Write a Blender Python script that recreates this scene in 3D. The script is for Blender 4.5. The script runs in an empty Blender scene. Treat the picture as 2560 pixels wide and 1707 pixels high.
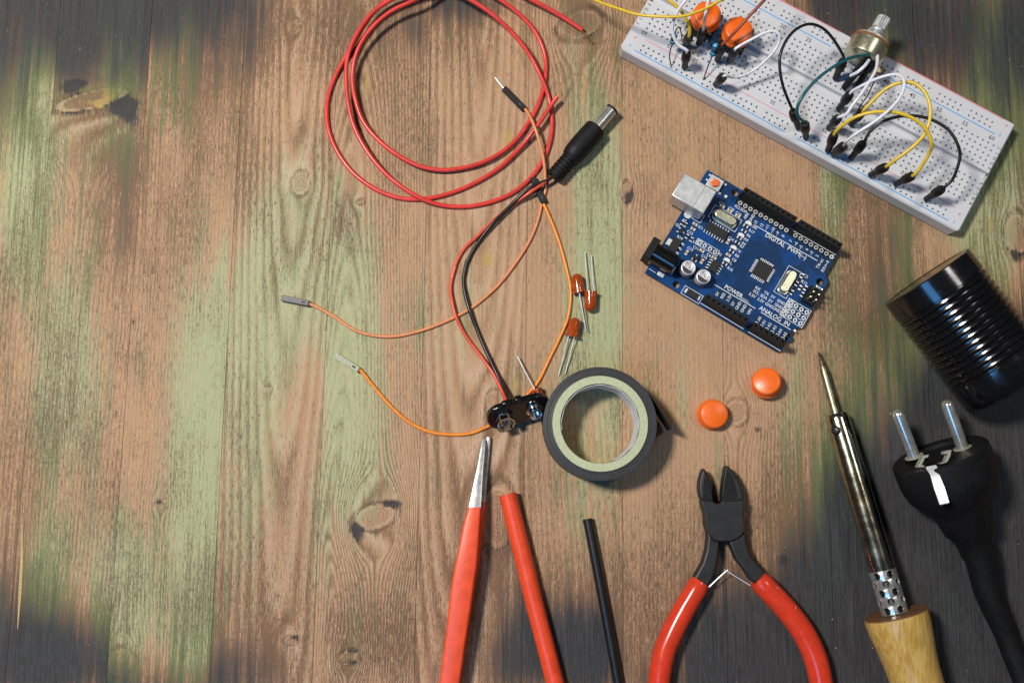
import bpy, math, random
import numpy as np
from mathutils import Vector, Matrix
random.seed(7)
SC = bpy.context.scene
COL = SC.collection
S = 0.001                                   # everything below is written in millimetres
R = math.radians

# ------------------------------------------------------------------ camera
FPX, TILT, DIST = 2489.0, R(8.0), 425.2     # 35 mm lens on a 36 mm frame, 2560 px wide
CAMP = np.array([0.0, -DIST * math.sin(TILT), DIST * math.cos(TILT)])
CUP = np.array([0.0, math.cos(TILT), math.sin(TILT)])
CFW = np.array([0.0, math.sin(TILT), -math.cos(TILT)])
cam = bpy.data.cameras.new('camera')
cam.lens = 36.0 * FPX / 2560.0
cam.sensor_width = 36.0
cam.clip_start = 0.01
cam.clip_end = 50.0
co = bpy.data.objects.new('camera', cam)
COL.objects.link(co)
co.location = CAMP * S
co.rotation_euler = (TILT, 0, 0)
SC.camera = co

# ------------------------------------------------------------------ world, lamps, exposure
W = bpy.data.worlds.new('World')
SC.world = W
W.use_nodes = True
bg = W.node_tree.nodes['Background']
bg.inputs[0].default_value = (0.80, 0.93, 1.10, 1)
bg.inputs[1].default_value = 0.030


def area(name, loc, aim, sx, sy, power, color):
    l = bpy.data.lights.new(name, 'AREA')
    l.shape = 'RECTANGLE'
    l.size, l.size_y, l.energy, l.color = sx * S, sy * S, power, color
    o = bpy.data.objects.new(name, l)
    COL.objects.link(o)
    o.location = Vector(loc) * S
    d = Vector(aim) - Vector(loc)
    o.rotation_euler = d.to_track_quat('-Z', 'Y').to_euler()
    return o


area('key_lamp', (-500, 200, 990), (20, 0, 0), 150, 150, 14.2, (1.0, 0.955, 0.89))
area('side_lamp', (450, 215, 760), (40, 0, 0), 150, 150, 0.95, (1.0, 0.97, 0.93))
area('window_lamp', (-290, -400, 840), (60, 0, 0), 300, 300, 1.7, (0.12, 0.44, 1.0))
SC.view_settings.view_transform = 'Standard'
SC.view_settings.look = 'None'
SC.view_settings.exposure = 0.0
SC.view_settings.gamma = 1.0
SC.cycles.max_bounces = 8
SC.cycles.diffuse_bounces = 3
SC.cycles.transmission_bounces = 8
SC.cycles.caustics_reflective = False
SC.cycles.caustics_refractive = False

# ------------------------------------------------------------------ photograph pixel -> point on the table (2560 px frame)


def U(x, y, z=0.0):
    d = np.array([x - 1280.0, 0, 0]) - CUP * (y - 853.5) + CFW * FPX
    return Vector(CAMP + d * ((z - CAMP[2]) / d[2]))


def proj(P):
    d = np.asarray(P, float) - CAMP
    w = d @ CFW
    return 1280 + FPX * d[..., 0] / w, 853.5 - FPX * (d @ CUP) / w


def crop(x0, y0, k):
    return lambda x, y, z=0.0: U(x0 + x * k, y0 + y * k, z)


za = crop(1540, 0, .2213)       # crops of the photograph the shapes were measured in
zb = crop(1900, 0, .2806)
zc = crop(1900, 260, .2806)
zd = crop(1590, 420, .2296)
ze = crop(1590, 580, .2296)
zf = crop(800, 0, .3234)
zg = crop(1080, 380, .2041)
zh = crop(680, 620, .2551)
zi = crop(1180, 840, .2424)
zj = crop(1340, 600, .2296)
zk = crop(1060, 1060, .4125)
zl = crop(1580, 1120, .3745)
zm = crop(1960, 840, .2551)
zn = crop(1960, 1200, .3233)
zo = crop(2160, 560, .319)
zp = crop(1700, 880, .1658)

# ------------------------------------------------------------------ materials


class NT:
    def __init__(self, name):
        self.m = bpy.data.materials.new(name)
        self.m.use_nodes = True
        self.t = self.m.node_tree
        self.p = self.t.nodes['Principled BSDF']

    def put(self, s, v):
        if v is None:
            return
        if isinstance(v, bpy.types.NodeSocket):
            self.t.links.new(v, s)
        else:
            s.default_value = v

    def n(self, typ, **kw):
        n = self.t.nodes.new(typ)
        for k, v in kw.items():
            setattr(n, k, v)
        return n

    def math(self, op, a, b=None, c=None, clamp=False):
        n = self.n('ShaderNodeMath', operation=op, use_clamp=clamp)
        for i, v in enumerate((a, b, c)):
            self.put(n.inputs[i], v)
        return n.outputs[0]

    def mix(self, f, a, b, mode='MIX'):
        n = self.n('ShaderNodeMix', data_type='RGBA', blend_type=mode)
        self.put(n.inputs[0], f)
        self.put(n.inputs[6], a if not isinstance(a, tuple) else (*a, 1))
        self.put(n.inputs[7], b if not isinstance(b, tuple) else (*b, 1))
        return n.outputs[2]

    def step(self, v, lo, hi):
        n = self.n('ShaderNodeMapRange', interpolation_type='SMOOTHSTEP')
        self.put(n.inputs[0], v)
        n.inputs[1].default_value, n.inputs[2].default_value = lo, hi
        return n.outputs[0]

    def pos(self, sx, sy, sz, kind='geo'):
        if kind == 'geo':
            g = self.n('ShaderNodeNewGeometry').outputs[0]
        else:
            g = self.n('ShaderNodeTexCoord').outputs['Object']
        m = self.n('ShaderNodeMapping')
        self.put(m.inputs[0], g)
        m.inputs[3].default_value = (sx / S, sy / S, sz / S)
        return m.outputs[0]

    def noise(self, vec, scale=1.0, detail=3.0, rough=.55):
        n = self.n('ShaderNodeTexNoise')
        self.put(n.inputs['Vector'], vec)
        n.inputs['Scale'].default_value = scale
        n.inputs['Detail'].default_value = detail
        n.inputs['Roughness'].default_value = rough
        return n.outputs[0]

    def bump(self, h, strength, dist):
        b = self.n('ShaderNodeBump')
        b.inputs['Strength'].default_value = strength
        b.inputs['Distance'].default_value = dist * S
        self.put(b.inputs['Height'], h)
        self.put(self.p.inputs['Normal'], b.outputs[0])


def mat(name, col, rough=.4, metal=0.0, var=.10, bump=.06, scale=.6, spec=.5, coat=0.0, trans=0.0, dirt=None, dust=0.0):
    k = NT(name)
    p = k.p
    v = k.pos(1, 1, 1, 'obj')
    n = k.noise(v, scale, 4, .6)
    c = k.mix(k.step(n, .3, .75), tuple(x * (1 - var) for x in col), tuple(min(1, x * (1 + var)) for x in col))
    if dirt:
        c = k.mix(k.math('MULTIPLY', k.step(k.noise(v, scale * .35, 5, .7), .52, .72), dirt[1]), c, dirt[0])
    rg = k.math('MULTIPLY_ADD', n, .22, rough - .11, clamp=True)
    if dust:
        sp = k.math('MULTIPLY', k.step(k.noise(k.pos(1, 1, 1, 'obj'), 2.6, 2, .5), .66, .74), dust)
        haze = k.math('MULTIPLY', k.step(k.noise(v, .16, 4, .65), .45, .75), dust * .10)
        dm = k.math('ADD', sp, haze, clamp=True)
        c = k.mix(dm, c, (.34, .31, .27))
        rg = k.math('ADD', rg, k.math('MULTIPLY', dm, .5), clamp=True)
    k.put(p.inputs['Base Color'], c)
    k.put(p.inputs['Roughness'], rg)
    p.inputs['Metallic'].default_value = metal
    p.inputs['Specular IOR Level'].default_value = spec
    p.inputs['Coat Weight'].default_value = coat
    p.inputs['Coat Roughness'].default_value = .15
    p.inputs['Transmission Weight'].default_value = trans
    if bump:
        k.bump(k.noise(v, scale * 5, 3, .6), bump, .12)
    return k.m


M = dict(
    red_pvc=mat('red_wire_pvc', (.70, .052, .042), .28, var=.12, scale=.15),
    red_thin=mat('red_thin_pvc', (.72, .075, .035), .33),
    black_pvc=mat('black_wire_pvc', (.012, .012, .013), .33),
    orange_pvc=mat('orange_wire_pvc', (.85, .26, .02), .38),
    salmon_pvc=mat('pale_orange_wire_pvc', (.72, .27, .11), .38),
    yellow_pvc=mat('yellow_wire_pvc', (.72, .49, .03), .35),
    white_pvc=mat('white_wire_pvc', (.74, .74, .80), .35),
    teal_pvc=mat('teal_wire_pvc', (.004, .10, .12), .33),
    brown_pvc=mat('brown_wire_pvc', (.26, .05, .025), .38),
    black_plastic=mat('black_plastic', (.008, .008, .009), .5, spec=.35, dust=.15),
    dull_black=mat('dull_black_plastic', (.008, .008, .008), .62, spec=.25, dust=.12),
    gloss_black=mat('gloss_black_plastic', (.005, .005, .006), .16, bump=.02, spec=.75, dust=.10),
    soft_black=mat('black_rubber', (.005, .005, .006), .55, spec=.28, dust=.14),
    grey_plastic=mat('grey_plastic', (.07, .07, .075), .45),
    drab_plastic=mat('worn_green_grey_plastic', (.37, .39, .26), .5, var=.2),
    white_abs=mat('white_abs', (.60, .60, .615), .42, var=.03, bump=.03, scale=.2),
    hole_dark=mat('contact_dark', (.035, .035, .037), .6),
    foam=mat('dark_foam', (.03, .03, .03), .9),
    ink_black=mat('black_print', (.04, .04, .045), .6, bump=0),
    ink_blue=mat('blue_print', (.16, .42, .72), .6, bump=0, var=.25, scale=2),
    ink_red=mat('red_print', (.72, .27, .32), .6, bump=0, var=.25, scale=2),
    ink_orange=mat('orange_print', (.72, .22, .12), .6, bump=0),
    orange_cap=mat('orange_cap_plastic', (.88, .145, .012), .33, var=.06, scale=.3, dirt=((.62, .085, .012), .35), dust=.08),
    copper=mat('copper_strand', (.55, .33, .12), .35, 1.0),
    steel=mat('bright_steel', (.70, .70, .69), .30, .72, scale=.4, bump=.015),
    tin=mat('tinned_wire', (.80, .80, .80), .33, .35),
    nickel=mat('nickel_plate', (.66, .66, .60), .24, .80, var=.12, scale=.2, bump=.0),
    brushed=mat('worn_tin_shell', (.64, .65, .64), .42, .65, var=.12, scale=.35, bump=.02),
    can=mat('can_aluminium', (.80, .80, .81), .36, .55),
    gold=mat('gold_tin', (.58, .57, .40), .30, .88),
    brown_board=mat('phenolic_board', (.20, .085, .03), .6),
    tape=mat('black_tape', (.022, .022, .024), .5, var=.14, scale=.9, dust=.14),
    card=mat('grey_green_card', (.47, .50, .31), .75, var=.10, scale=.8),
    paper=mat('white_paper', (.66, .66, .70), .8, var=.12),
    cutter=mat('blackened_steel', (.024, .024, .025), .50, .3, var=.12, scale=.3),
    blade=mat('blade_black_steel', (.014, .014, .014), .42, .4),
    red_grip=mat('red_dipped_vinyl', (.66, .047, .018), .20, var=.10, scale=.25, bump=.04, dirt=((.30, .02, .012), .35), dust=.10),
    red_coat=mat('red_rubber_coating', (.84, .085, .024), .42, var=.10, scale=.25, dirt=((.50, .035, .015), .3), dust=.12),
    red_shrink=mat('red_shrink_tube', (.78, .072, .020), .34, var=.08, scale=.3, dirt=((.52, .03, .012), .3), dust=.08),
    black_shrink=mat('black_shrink_tube', (.009, .009, .010), .38),
    iron_tube=mat('heat_tinted_tube', (.50, .48, .37), .17, 1.0, var=.22, scale=.16, dirt=((.45, .30, .13), .6)),
    iron_tip=mat('oxidised_tip', (.36, .37, .25), .42, 1.0, var=.3, scale=.6, dirt=((.22, .12, .05), .8)),
    dark_metal=mat('dark_metal', (.06, .06, .06), .4, .8),
    lens_red=mat('red_led_epoxy', (1.0, .15, .025), .06, trans=.66, bump=0, var=.05),
    blue_body=mat('blue_resistor_lacquer', (.08, .40, .72), .3, var=.1),
    tan_body=mat('tan_resistor_lacquer', (.48, .40, .20), .35),
    band_dark=mat('dark_band', (.015, .015, .03), .4),
    chrome=mat('chrome_contact', (.80, .80, .79), .14, 1.0, bump=0),
    silk=mat('white_silkscreen', (.80, .82, .82), .6, bump=0, var=.05),
    pad=mat('solder_pad', (.78, .78, .76), .38, .35),
    chip=mat('chip_epoxy', (.016, .016, .017), .5, spec=.35),
    capc=mat('ceramic_tan', (.40, .25, .10), .5),
    ledw=mat('white_led_dome', (.78, .78, .76), .3),
    plug_grey=mat('grey_inner_plastic', (.30, .31, .24), .5),
)


def m_pcb():
    k = NT('blue_solder_mask')
    v = k.pos(1, 1, 1, 'obj')
    n = k.noise(v, .12, 3, .6)
    t = k.noise(k.pos(1.0, .12, 1, 'obj'), 1.2, 3, .6)
    c = k.mix(k.step(n, .42, .62), (.005, .032, .095), (.003, .055, .205))
    c = k.mix(k.math('MULTIPLY', k.step(t, .58, .66), .35), c, (.02, .05, .16))
    k.put(k.p.inputs['Base Color'], c)
    k.p.inputs['Roughness'].default_value = .42
    k.p.inputs['Specular IOR Level'].default_value = .16
    k.bump(t, .08, .05)
    return k.m


def m_handle():
    k = NT('varnished_birch')
    v = k.pos(.9, .10, .9, 'obj')
    n = k.noise(v, 1.0, 4, .6)
    f = k.noise(k.pos(3, .25, 3, 'obj'), 1.0, 3, .6)
    c = k.mix(k.step(n, .3, .7), (.42, .235, .045), (.60, .40, .12))
    c = k.mix(k.math('MULTIPLY', k.step(f, .55, .75), .4), c, (.38, .22, .03))
    k.put(k.p.inputs['Base Color'], c)
    k.p.inputs['Roughness'].default_value = .33
    k.p.inputs['Coat Weight'].default_value = .4
    k.p.inputs['Coat Roughness'].default_value = .2
    k.bump(f, .12, .1)
    return k.m


def m_wood():
    k = NT('weathered_stained_pine')
    A = k.n('ShaderNodeAttribute', attribute_name='stain')
    B = k.n('ShaderNodeAttribute', attribute_name='figure')
    sa = k.n('ShaderNodeSeparateColor')
    k.put(sa.inputs[0], A.outputs['Color'])
    sb = k.n('ShaderNodeSeparateColor')
    k.put(sb.inputs[0], B.outputs['Color'])
    dark, green, tone = sa.outputs[0], sa.outputs[1], sa.outputs[2]
    ring, knot, gold = sb.outputs[0], sb.outputs[1], sb.outputs[2]
    black = B.outputs['Alpha']
    def nz(sx, sy, detail=4, rough=.6, gain=2.4):              # centred noise, roughly -.5 to .5
        return k.math('MULTIPLY', k.math('SUBTRACT', k.noise(k.pos(sx, sy, 1), 1.0, detail, rough), .5), gain)

    def add(*t):
        r = None
        for v, w_ in t:
            x = v if w_ == 1 else k.math('MULTIPLY', v, w_)
            r = x if r is None else k.math('ADD', r, x)
        return r
    fib = nz(1.9, .030, 5, .72, 2.7)           # long fibres
    fine = nz(2.3, .24, 4, .7)           # short pores
    spk = nz(1.35, .75, 5, .8, 2.8)             # speckle of the worn stain
    streak = nz(.36, .012, 5, .62)        # broad streaks along the grain
    cloud = nz(.060, .020, 4, .6)
    # growth rings
    w = add((ring, 1), (streak, .20))
    s = k.math('SINE', k.math('MULTIPLY', w, 6.28318))
    rstr = A.outputs['Alpha']
    late0 = k.math('POWER', k.math('MULTIPLY_ADD', s, .5, .5), 2.2)
    late = k.math('MULTIPLY', late0, rstr)
    pale = k.math('MULTIPLY', k.math('POWER', k.math('MULTIPLY_ADD', k.math('SINE', k.math('MULTIPLY_ADD', w, 6.28318, 2.6)), .5, .5), 3.0), rstr)
    # tan to green worn stain
    g = add((green, 1), (streak, .60), (cloud, .40), (spk, .62), (fib, .36), (pale, .10))
    gm = k.step(g, .42, .66)
    base = k.mix(gm, (.435, .256, .140), (.370, .395, .208))
    # tone: lighter or browner wood, with edge vignette painted in
    br = add((tone, 1), (cloud, .42), (streak, .34), (fib, .52), (late, .38), (spk, .24))
    base = k.mix(k.math('MULTIPLY', k.step(br, .12, 1.05), .86), base, (.165, .085, .040))
    base = k.mix(k.math('MULTIPLY', k.step(br, .10, -.55), .55), base, (.62, .43, .29))
    base = k.mix(k.math('MULTIPLY', pale, .30, clamp=True), base, (.60, .42, .28))
    # pores and bright fibre
    pore = k.step(add((fine, 1), (spk, .45), (tone, .42), (cloud, .25)), .20, .56)
    base = k.mix(k.math('MULTIPLY', pore, .86), base, (.105, .062, .034))
    base = k.mix(k.math('MULTIPLY', k.step(add((fine, 1), (spk, .3)), -.14, -.5), .50), base, (.68, .52, .37))
    # knots and resin
    base = k.mix(k.math('MULTIPLY', knot, .55), base, k.mix(k.step(add((late0, .6), (fib, .7), (spk, .5)), -.1, .7), (.36, .205, .115), (.20, .10, .055)))
    base = k.mix(k.math('MULTIPLY', k.step(add((gold, 1), (spk, .25)), .35, .7), .75), base, (.44, .30, .085))
    # dark wash soaked into the outer boards, plus painted shade
    d = add((dark, 1), (streak, .62), (fib, .42), (spk, .26), (cloud, .34), (fine, .16))
    oliv = k.mix(gm, (.235, .125, .062), (.135, .150, .052))
    base = k.mix(k.math('MULTIPLY', k.step(d, .04, .66), .88), base, oliv)
    grey = k.mix(k.step(add((fib, 1), (fine, .7)), -.4, .5), (.016, .018, .020), (.054, .058, .063))
    base = k.mix(k.math('MULTIPLY', k.step(add((d, 1), (gm, -.24)), .16, 1.08), .95), base, grey)
    bl = add((black, 1), (fib, .55), (spk, .22))
    base = k.mix(k.math('MULTIPLY', k.step(bl, .32, .80), .90), base, (.026, .026, .030))
    k.put(k.p.inputs['Base Color'], base)
    k.put(k.p.inputs['Roughness'], k.math('MULTIPLY_ADD', fib, .15, .62))
    k.p.inputs['Specular IOR Level'].default_value = .25
    k.bump(add((fib, .5), (fine, -.35), (late, .25)), .5, .14)
    return k.m


M['pcb'] = m_pcb()
M['birch'] = m_handle()
M['wood'] = m_wood()

# ------------------------------------------------------------------ mesh builder


def frame_from(d, hint=(0, 0, 1)):
    d = Vector(d).normalized()
    h = Vector(hint)
    if abs(d.dot(h.normalized())) > .97:
        h = Vector((0, 1, 0))
    x = h.cross(d).normalized()
    y = d.cross(x)
    return x, y, d


def smooth_path(pts, step=1.3, closed=False):
    P = [Vector(p) for p in pts]
    out = []
    n = len(P)
    for i in range(n - 1):
        p0 = P[i - 1] if i > 0 else P[0] * 2 - P[1]
        p1, p2 = P[i], P[i + 1]
        p3 = P[i + 2] if i + 2 < n else P[-1] * 2 - P[-2]
        t0 = 0.0
        t1 = t0 + max((p1 - p0).length, 1e-4) ** .5
        t2 = t1 + max((p2 - p1).length, 1e-4) ** .5
        t3 = t2 + max((p3 - p2).length, 1e-4) ** .5
        k = max(1, int((p2 - p1).length / step))
        for j in range(k):
            t = t1 + (t2 - t1) * j / k
            a1 = p0 * ((t1 - t) / (t1 - t0)) + p1 * ((t - t0) / (t1 - t0))
            a2 = p1 * ((t2 - t) / (t2 - t1)) + p2 * ((t - t1) / (t2 - t1))
            a3 = p2 * ((t3 - t) / (t3 - t2)) + p3 * ((t - t2) / (t3 - t2))
            b1 = a1 * ((t2 - t) / (t2 - t0)) + a2 * ((t - t0) / (t2 - t0))
            b2 = a2 * ((t3 - t) / (t3 - t1)) + a3 * ((t - t1) / (t3 - t1))
            out.append(b1 * ((t2 - t) / (t2 - t1)) + b2 * ((t - t1) / (t2 - t1)))
    out.append(P[-1].copy())
    return out


_TXT = {}


def text_geo(s):
    if s not in _TXT:
        c = bpy.data.curves.new('txt', 'FONT')
        c.body = s
        c.size = 1.0
        c.align_x, c.align_y = 'CENTER', 'CENTER'
        c.resolution_u = 2
        c.offset = .007
        o = bpy.data.objects.new('txt', c)
        me = bpy.data.meshes.new_from_object(o)
        _TXT[s] = ([v.co.copy() for v in me.vertices], [tuple(p.vertices) for p in me.polygons])
        bpy.data.objects.remove(o)
        bpy.data.curves.remove(c)
        bpy.data.meshes.remove(me)
    return _TXT[s]


class MB:
    def __init__(self):
        self.v, self.f, self.mi = [], [], []

    def add(self, vs, fs, m=0, T=None):
        o = len(self.v)
        for p in vs:
            p = Vector(p)
            self.v.append(T @ p if T is not None else p)
        for q in fs:
            self.f.append(tuple(i + o for i in q))
            self.mi.append(m)
        return self

    def box(self, c, s, m=0, T=None):
        x, y, z = (a / 2 for a in s)
        vs = [(c[0] + i * x, c[1] + j * y, c[2] + k * z) for k in (-1, 1) for j in (-1, 1) for i in (-1, 1)]
        return self.add(vs, [(0, 2, 3, 1), (4, 5, 7, 6), (0, 1, 5, 4), (2, 6, 7, 3), (0, 4, 6, 2), (1, 3, 7, 5)], m, T)

    def prism(self, poly, z0, z1, m=0, T=None):
        n = len(poly)
        a = sum(poly[i][0] * poly[(i + 1) % n][1] - poly[(i + 1) % n][0] * poly[i][1] for i in range(n))
        if a < 0:
            poly = poly[::-1]
        vs = [(p[0], p[1], z0) for p in poly] + [(p[0], p[1], z1) for p in poly]
        fs = [tuple(range(n))[::-1], tuple(range(n, 2 * n))] + [(i, (i + 1) % n, n + (i + 1) % n, n + i) for i in range(n)]
        return self.add(vs, fs, m, T)

    def loft(self, rings, m=0, cap=True, T=None):
        n = len(rings[0])
        vs = [p for r in rings for p in r]
        fs = []
        for a in range(len(rings) - 1):
            for i in range(n):
                j = (i + 1) % n
                fs.append((a * n + i, a * n + j, (a + 1) * n + j, (a + 1) * n + i))
        if cap:
            fs.append(tuple(range(n))[::-1])
            fs.append(tuple(range((len(rings) - 1) * n, len(rings) * n)))
        return self.add(vs, fs, m, T)

    def lathe(self, prof, seg=24, m=0, T=None, cap=True):
        rings = [[(max(r, 1e-3) * math.cos(2 * math.pi * i / seg), max(r, 1e-3) * math.sin(2 * math.pi * i / seg), z) for i in range(seg)] for r, z in prof]
        return self.loft(rings, m, cap, T)

    def axis(self, p, q, prof, seg=24, m=0, cap=True, hint=(0, 0, 1)):
        """lathe whose z axis runs from p towards q"""
        x, y, d = frame_from(Vector(q) - Vector(p), hint)
        T = Matrix(((x.x, y.x, d.x, p[0]), (x.y, y.y, d.y, p[1]), (x.z, y.z, d.z, p[2]), (0, 0, 0, 1)))
        return self.lathe(prof, seg, m, T, cap)

    def tube(self, pts, r, seg=10, m=0, cap=True, flat=1.0):
        P = [Vector(p) for p in pts]
        n = len(P)
        rr = r if isinstance(r, (list, tuple)) else [r] * n
        t = (P[1] - P[0]).normalized()
        x, y, _ = frame_from(t)
        rings = []
        for i in range(n):
            t2 = (P[min(i + 1, n - 1)] - P[max(i - 1, 0)]).normalized()
            ax = t.cross(t2)
            if ax.length > 1e-7:
                q = Matrix.Rotation(math.atan2(ax.length, t.dot(t2)), 3, ax.normalized())
                x, y = q @ x, q @ y
            t = t2
            rings.append([P[i] + x * (math.cos(2 * math.pi * k / seg) * rr[i]) + y * (math.sin(2 * math.pi * k / seg) * rr[i] * flat) for k in range(seg)])
        return self.loft(rings, m, cap)

    def text(self, s, size, x, y, z, rot=0.0, m=0, T=None, sx=1.0):
        vs, fs = text_geo(s)
        c, q = math.cos(rot), math.sin(rot)
        return self.add([(x + (v.x * sx * c - v.y * q) * size, y + (v.x * sx * q + v.y * c) * size, z) for v in vs], fs, m, T)

    def line(self, a, b, w, z, m=0):
        a, b = Vector((a[0], a[1])), Vector((b[0], b[1]))
        d = (b - a).normalized() * w / 2
        n = Vector((-d.y, d.x))
        return self.add([(*(a + n), z), (*(a - n), z), (*(b - n), z), (*(b + n), z)], [(0, 1, 2, 3)], m)

    def rect(self, x0, y0, x1, y1, w, z, m=0):
        for a, b in (((x0 - w / 2, y0), (x1 + w / 2, y0)), ((x0 - w / 2, y1), (x1 + w / 2, y1)), ((x0, y0 + w / 2), (x0, y1 - w / 2)), ((x1, y0 + w / 2), (x1, y1 - w / 2))):
            self.line(a, b, w, z, m)
        return self

    def ring(self, x, y, z, r0, r1, m=0, seg=14):
        vs = [(x + r * math.cos(2 * math.pi * i / seg), y + r * math.sin(2 * math.pi * i / seg), z) for r in (r0, r1) for i in range(seg)]
        return self.add(vs, [(i, seg + i, seg + (i + 1) % seg, (i + 1) % seg) for i in range(seg)], m)

    def disc(self, x, y, z, r, m=0, seg=14):
        return self.add([(x + r * math.cos(2 * math.pi * i / seg), y + r * math.sin(2 * math.pi * i / seg), z) for i in range(seg)], [tuple(range(seg))], m)

    def build(self, name, mats, parent=None, bevel=0.0, seg=2, world=False, sharp=38, **props):
        vs = self.v
        if world and parent is not None:
            rt_ = parent
            while rt_.parent is not None:
                rt_ = rt_.parent
            inv = XF[rt_.name].inverted()
            vs = [inv @ p for p in vs]
        me = bpy.data.meshes.new(name)
        me.from_pydata([tuple(p * S) for p in vs], [], self.f)
        for mm in (mats if isinstance(mats, (list, tuple)) else [mats]):
            me.materials.append(mm if not isinstance(mm, str) else M[mm])
        me.polygons.foreach_set('material_index', self.mi)
        me.polygons.foreach_set('use_smooth', [True] * len(self.f))
        me.validate()
        me.update()
        me.set_sharp_from_angle(angle=R(sharp))
        o = bpy.data.objects.new(name, me)
        COL.objects.link(o)
        if parent is not None:
            o.parent = parent
        if bevel:
            b = o.modifiers.new('bevel', 'BEVEL')
            b.width, b.segments, b.limit_method, b.angle_limit = bevel * S, seg, 'ANGLE', R(38)
            b.harden_normals = False
        for k_, v_ in props.items():
            o[k_] = v_
        return o


XF = {}


def thing(name, label, cat, loc, rotz=0.0, group=None, rot=None):
    o = bpy.data.objects.new(name, None)
    COL.objects.link(o)
    o.empty_display_size = .005
    mw = Matrix.Translation(Vector(loc)) @ (rot.to_4x4() if rot is not None else Matrix.Rotation(rotz, 4, 'Z'))
    o.location = Vector(loc) * S
    o.rotation_euler = mw.to_euler()
    XF[o.name] = mw
    o['label'], o['category'] = label, cat
    if group:
        o['group'] = group
    return o


def dup(root, loc, rotz, label, rot=None):
    r = root.copy()
    COL.objects.link(r)
    r.location = Vector(loc) * S
    r.rotation_euler = (rot.to_euler() if rot is not None else (0, 0, rotz))
    r['label'] = label
    for ch in list(root.children):
        c = ch.copy()
        COL.objects.link(c)
        c.parent = r
        for g in list(ch.children):
            d = g.copy()
            COL.objects.link(d)
            d.parent = c
    return r


# ------------------------------------------------------------------ table top: jointed boards
def xw(p):                                   # position across the boards, whose grain leans a little
    return p[0] - .014 * p[1]


joint_px = [(88, 790), (324, 850), (572, 790), (816, 810), (1048, 1200), (1311, 1100), (1556, 600), (1808, 950), (2051, 490), (2307, 600), (2537, 450)]
joints = [xw(U(*p)) for p in joint_px]
joints = [joints[0] - 84, joints[0] - 42] + joints + [joints[-1] + 42, joints[-1] + 84]
Y0, Y1 = -235.0, 245.0

# knots: photograph position, half width, half height (mm), darkness, angle
KNOTS = [(735, 70, 2.6, 3.6, .9), (752, 458, 3.6, 4.8, .75), (745, 311, .8, .9, .5), (938, 1291, 8.2, 4.9, .55), (398, 1258, 2.2, 1.2, .9), (873, 1640, 3.6, 2.6, .6),
         (728, 1600, 2.8, 1.6, .9), (1236, 1003, 3.4, 4.4, .45), (1245, 1290, 7, 13, .55), (1452, 62, 9, 6.5, .35), (1567, 480, 2.4, 4.2, .8), (1840, 1030, 4.6, 5.2, .55),
         (230, 250, 16, 4.2, .5), (300, 1655, 5.2, 5.5, .6), (2543, 585, 5, 9, .7), (1838, 1690, 4, 3, .6), (334, 805, .9, .7, 1.0), (668, 975, 1.4, .7, .7), (900, 505, 1.6, .9, .6), (1432, 250, .1, .1, .0)]
# dark wash, plus a shadow painted in at the top centre: (px x, px y, spread x, spread y, amount)
DARK = [(235, 245, 120, 50, -.75), (150, 0, 280, 200, .95), (420, 10, 210, 210, .78), (0, 260, 110, 260, .45), (560, 20, 120, 200, .35), (40, 1650, 200, 120, 1.0), (330, 1700, 300, 80, .7), (0, 1420, 120, 120, .4),
        (640, 1680, 90, 110, .5), (1090, 1650, 60, 60, .4), (1290, 1640, 70, 90, .7), (1400, 1610, 110, 90, .9), (1480, 1660, 60, 110, .7), (1790, 1620, 130, 130, .8), (1900, 1640, 120, 140, .8), (1690, 1690, 120, 60, .4),
        (2160, 1250, 130, 260, .55), (2330, 1350, 200, 300, 1.1), (2500, 1150, 160, 260, .9), (2200, 1560, 240, 200, 1.1), (2540, 1600, 200, 250, 1.1), (2560, 1000, 140, 120, .8), (2330, 960, 60, 100, .45),
        (2300, 60, 170, 160, .95), (2130, 20, 120, 110, .7), (2500, 120, 120, 180, .75), (2560, 250, 60, 160, .5), (2030, 40, 80, 80, .4), (2250, 640, 60, 140, .45), (2190, 760, 60, 180, .35), (2100, 480, 36, 120, .5), (2530, 900, 90, 120, .5),
        (1030, 10, 150, 70, .6), (1180, 20, 90, 40, .55), (1460, 30, 70, 60, .35), (1520, 200, 40, 90, .35), (1810, 1390, 60, 120, .3), (2060, 1330, 60, 280, .45), (1960, 1400, 40, 120, .3), (1265, 1390, 60, 150, .45),
        (280, 480, 60, 200, .35), (340, 560, 40, 160, .28), (130, 620, 60, 120, .20), (380, 1380, 60, 120, .2), (70, 1250, 80, 140, .3), (520, 1500, 90, 170, .3), (700, 60, 110, 90, .10), (100, 1020, 60, 260, .12)]
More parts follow.
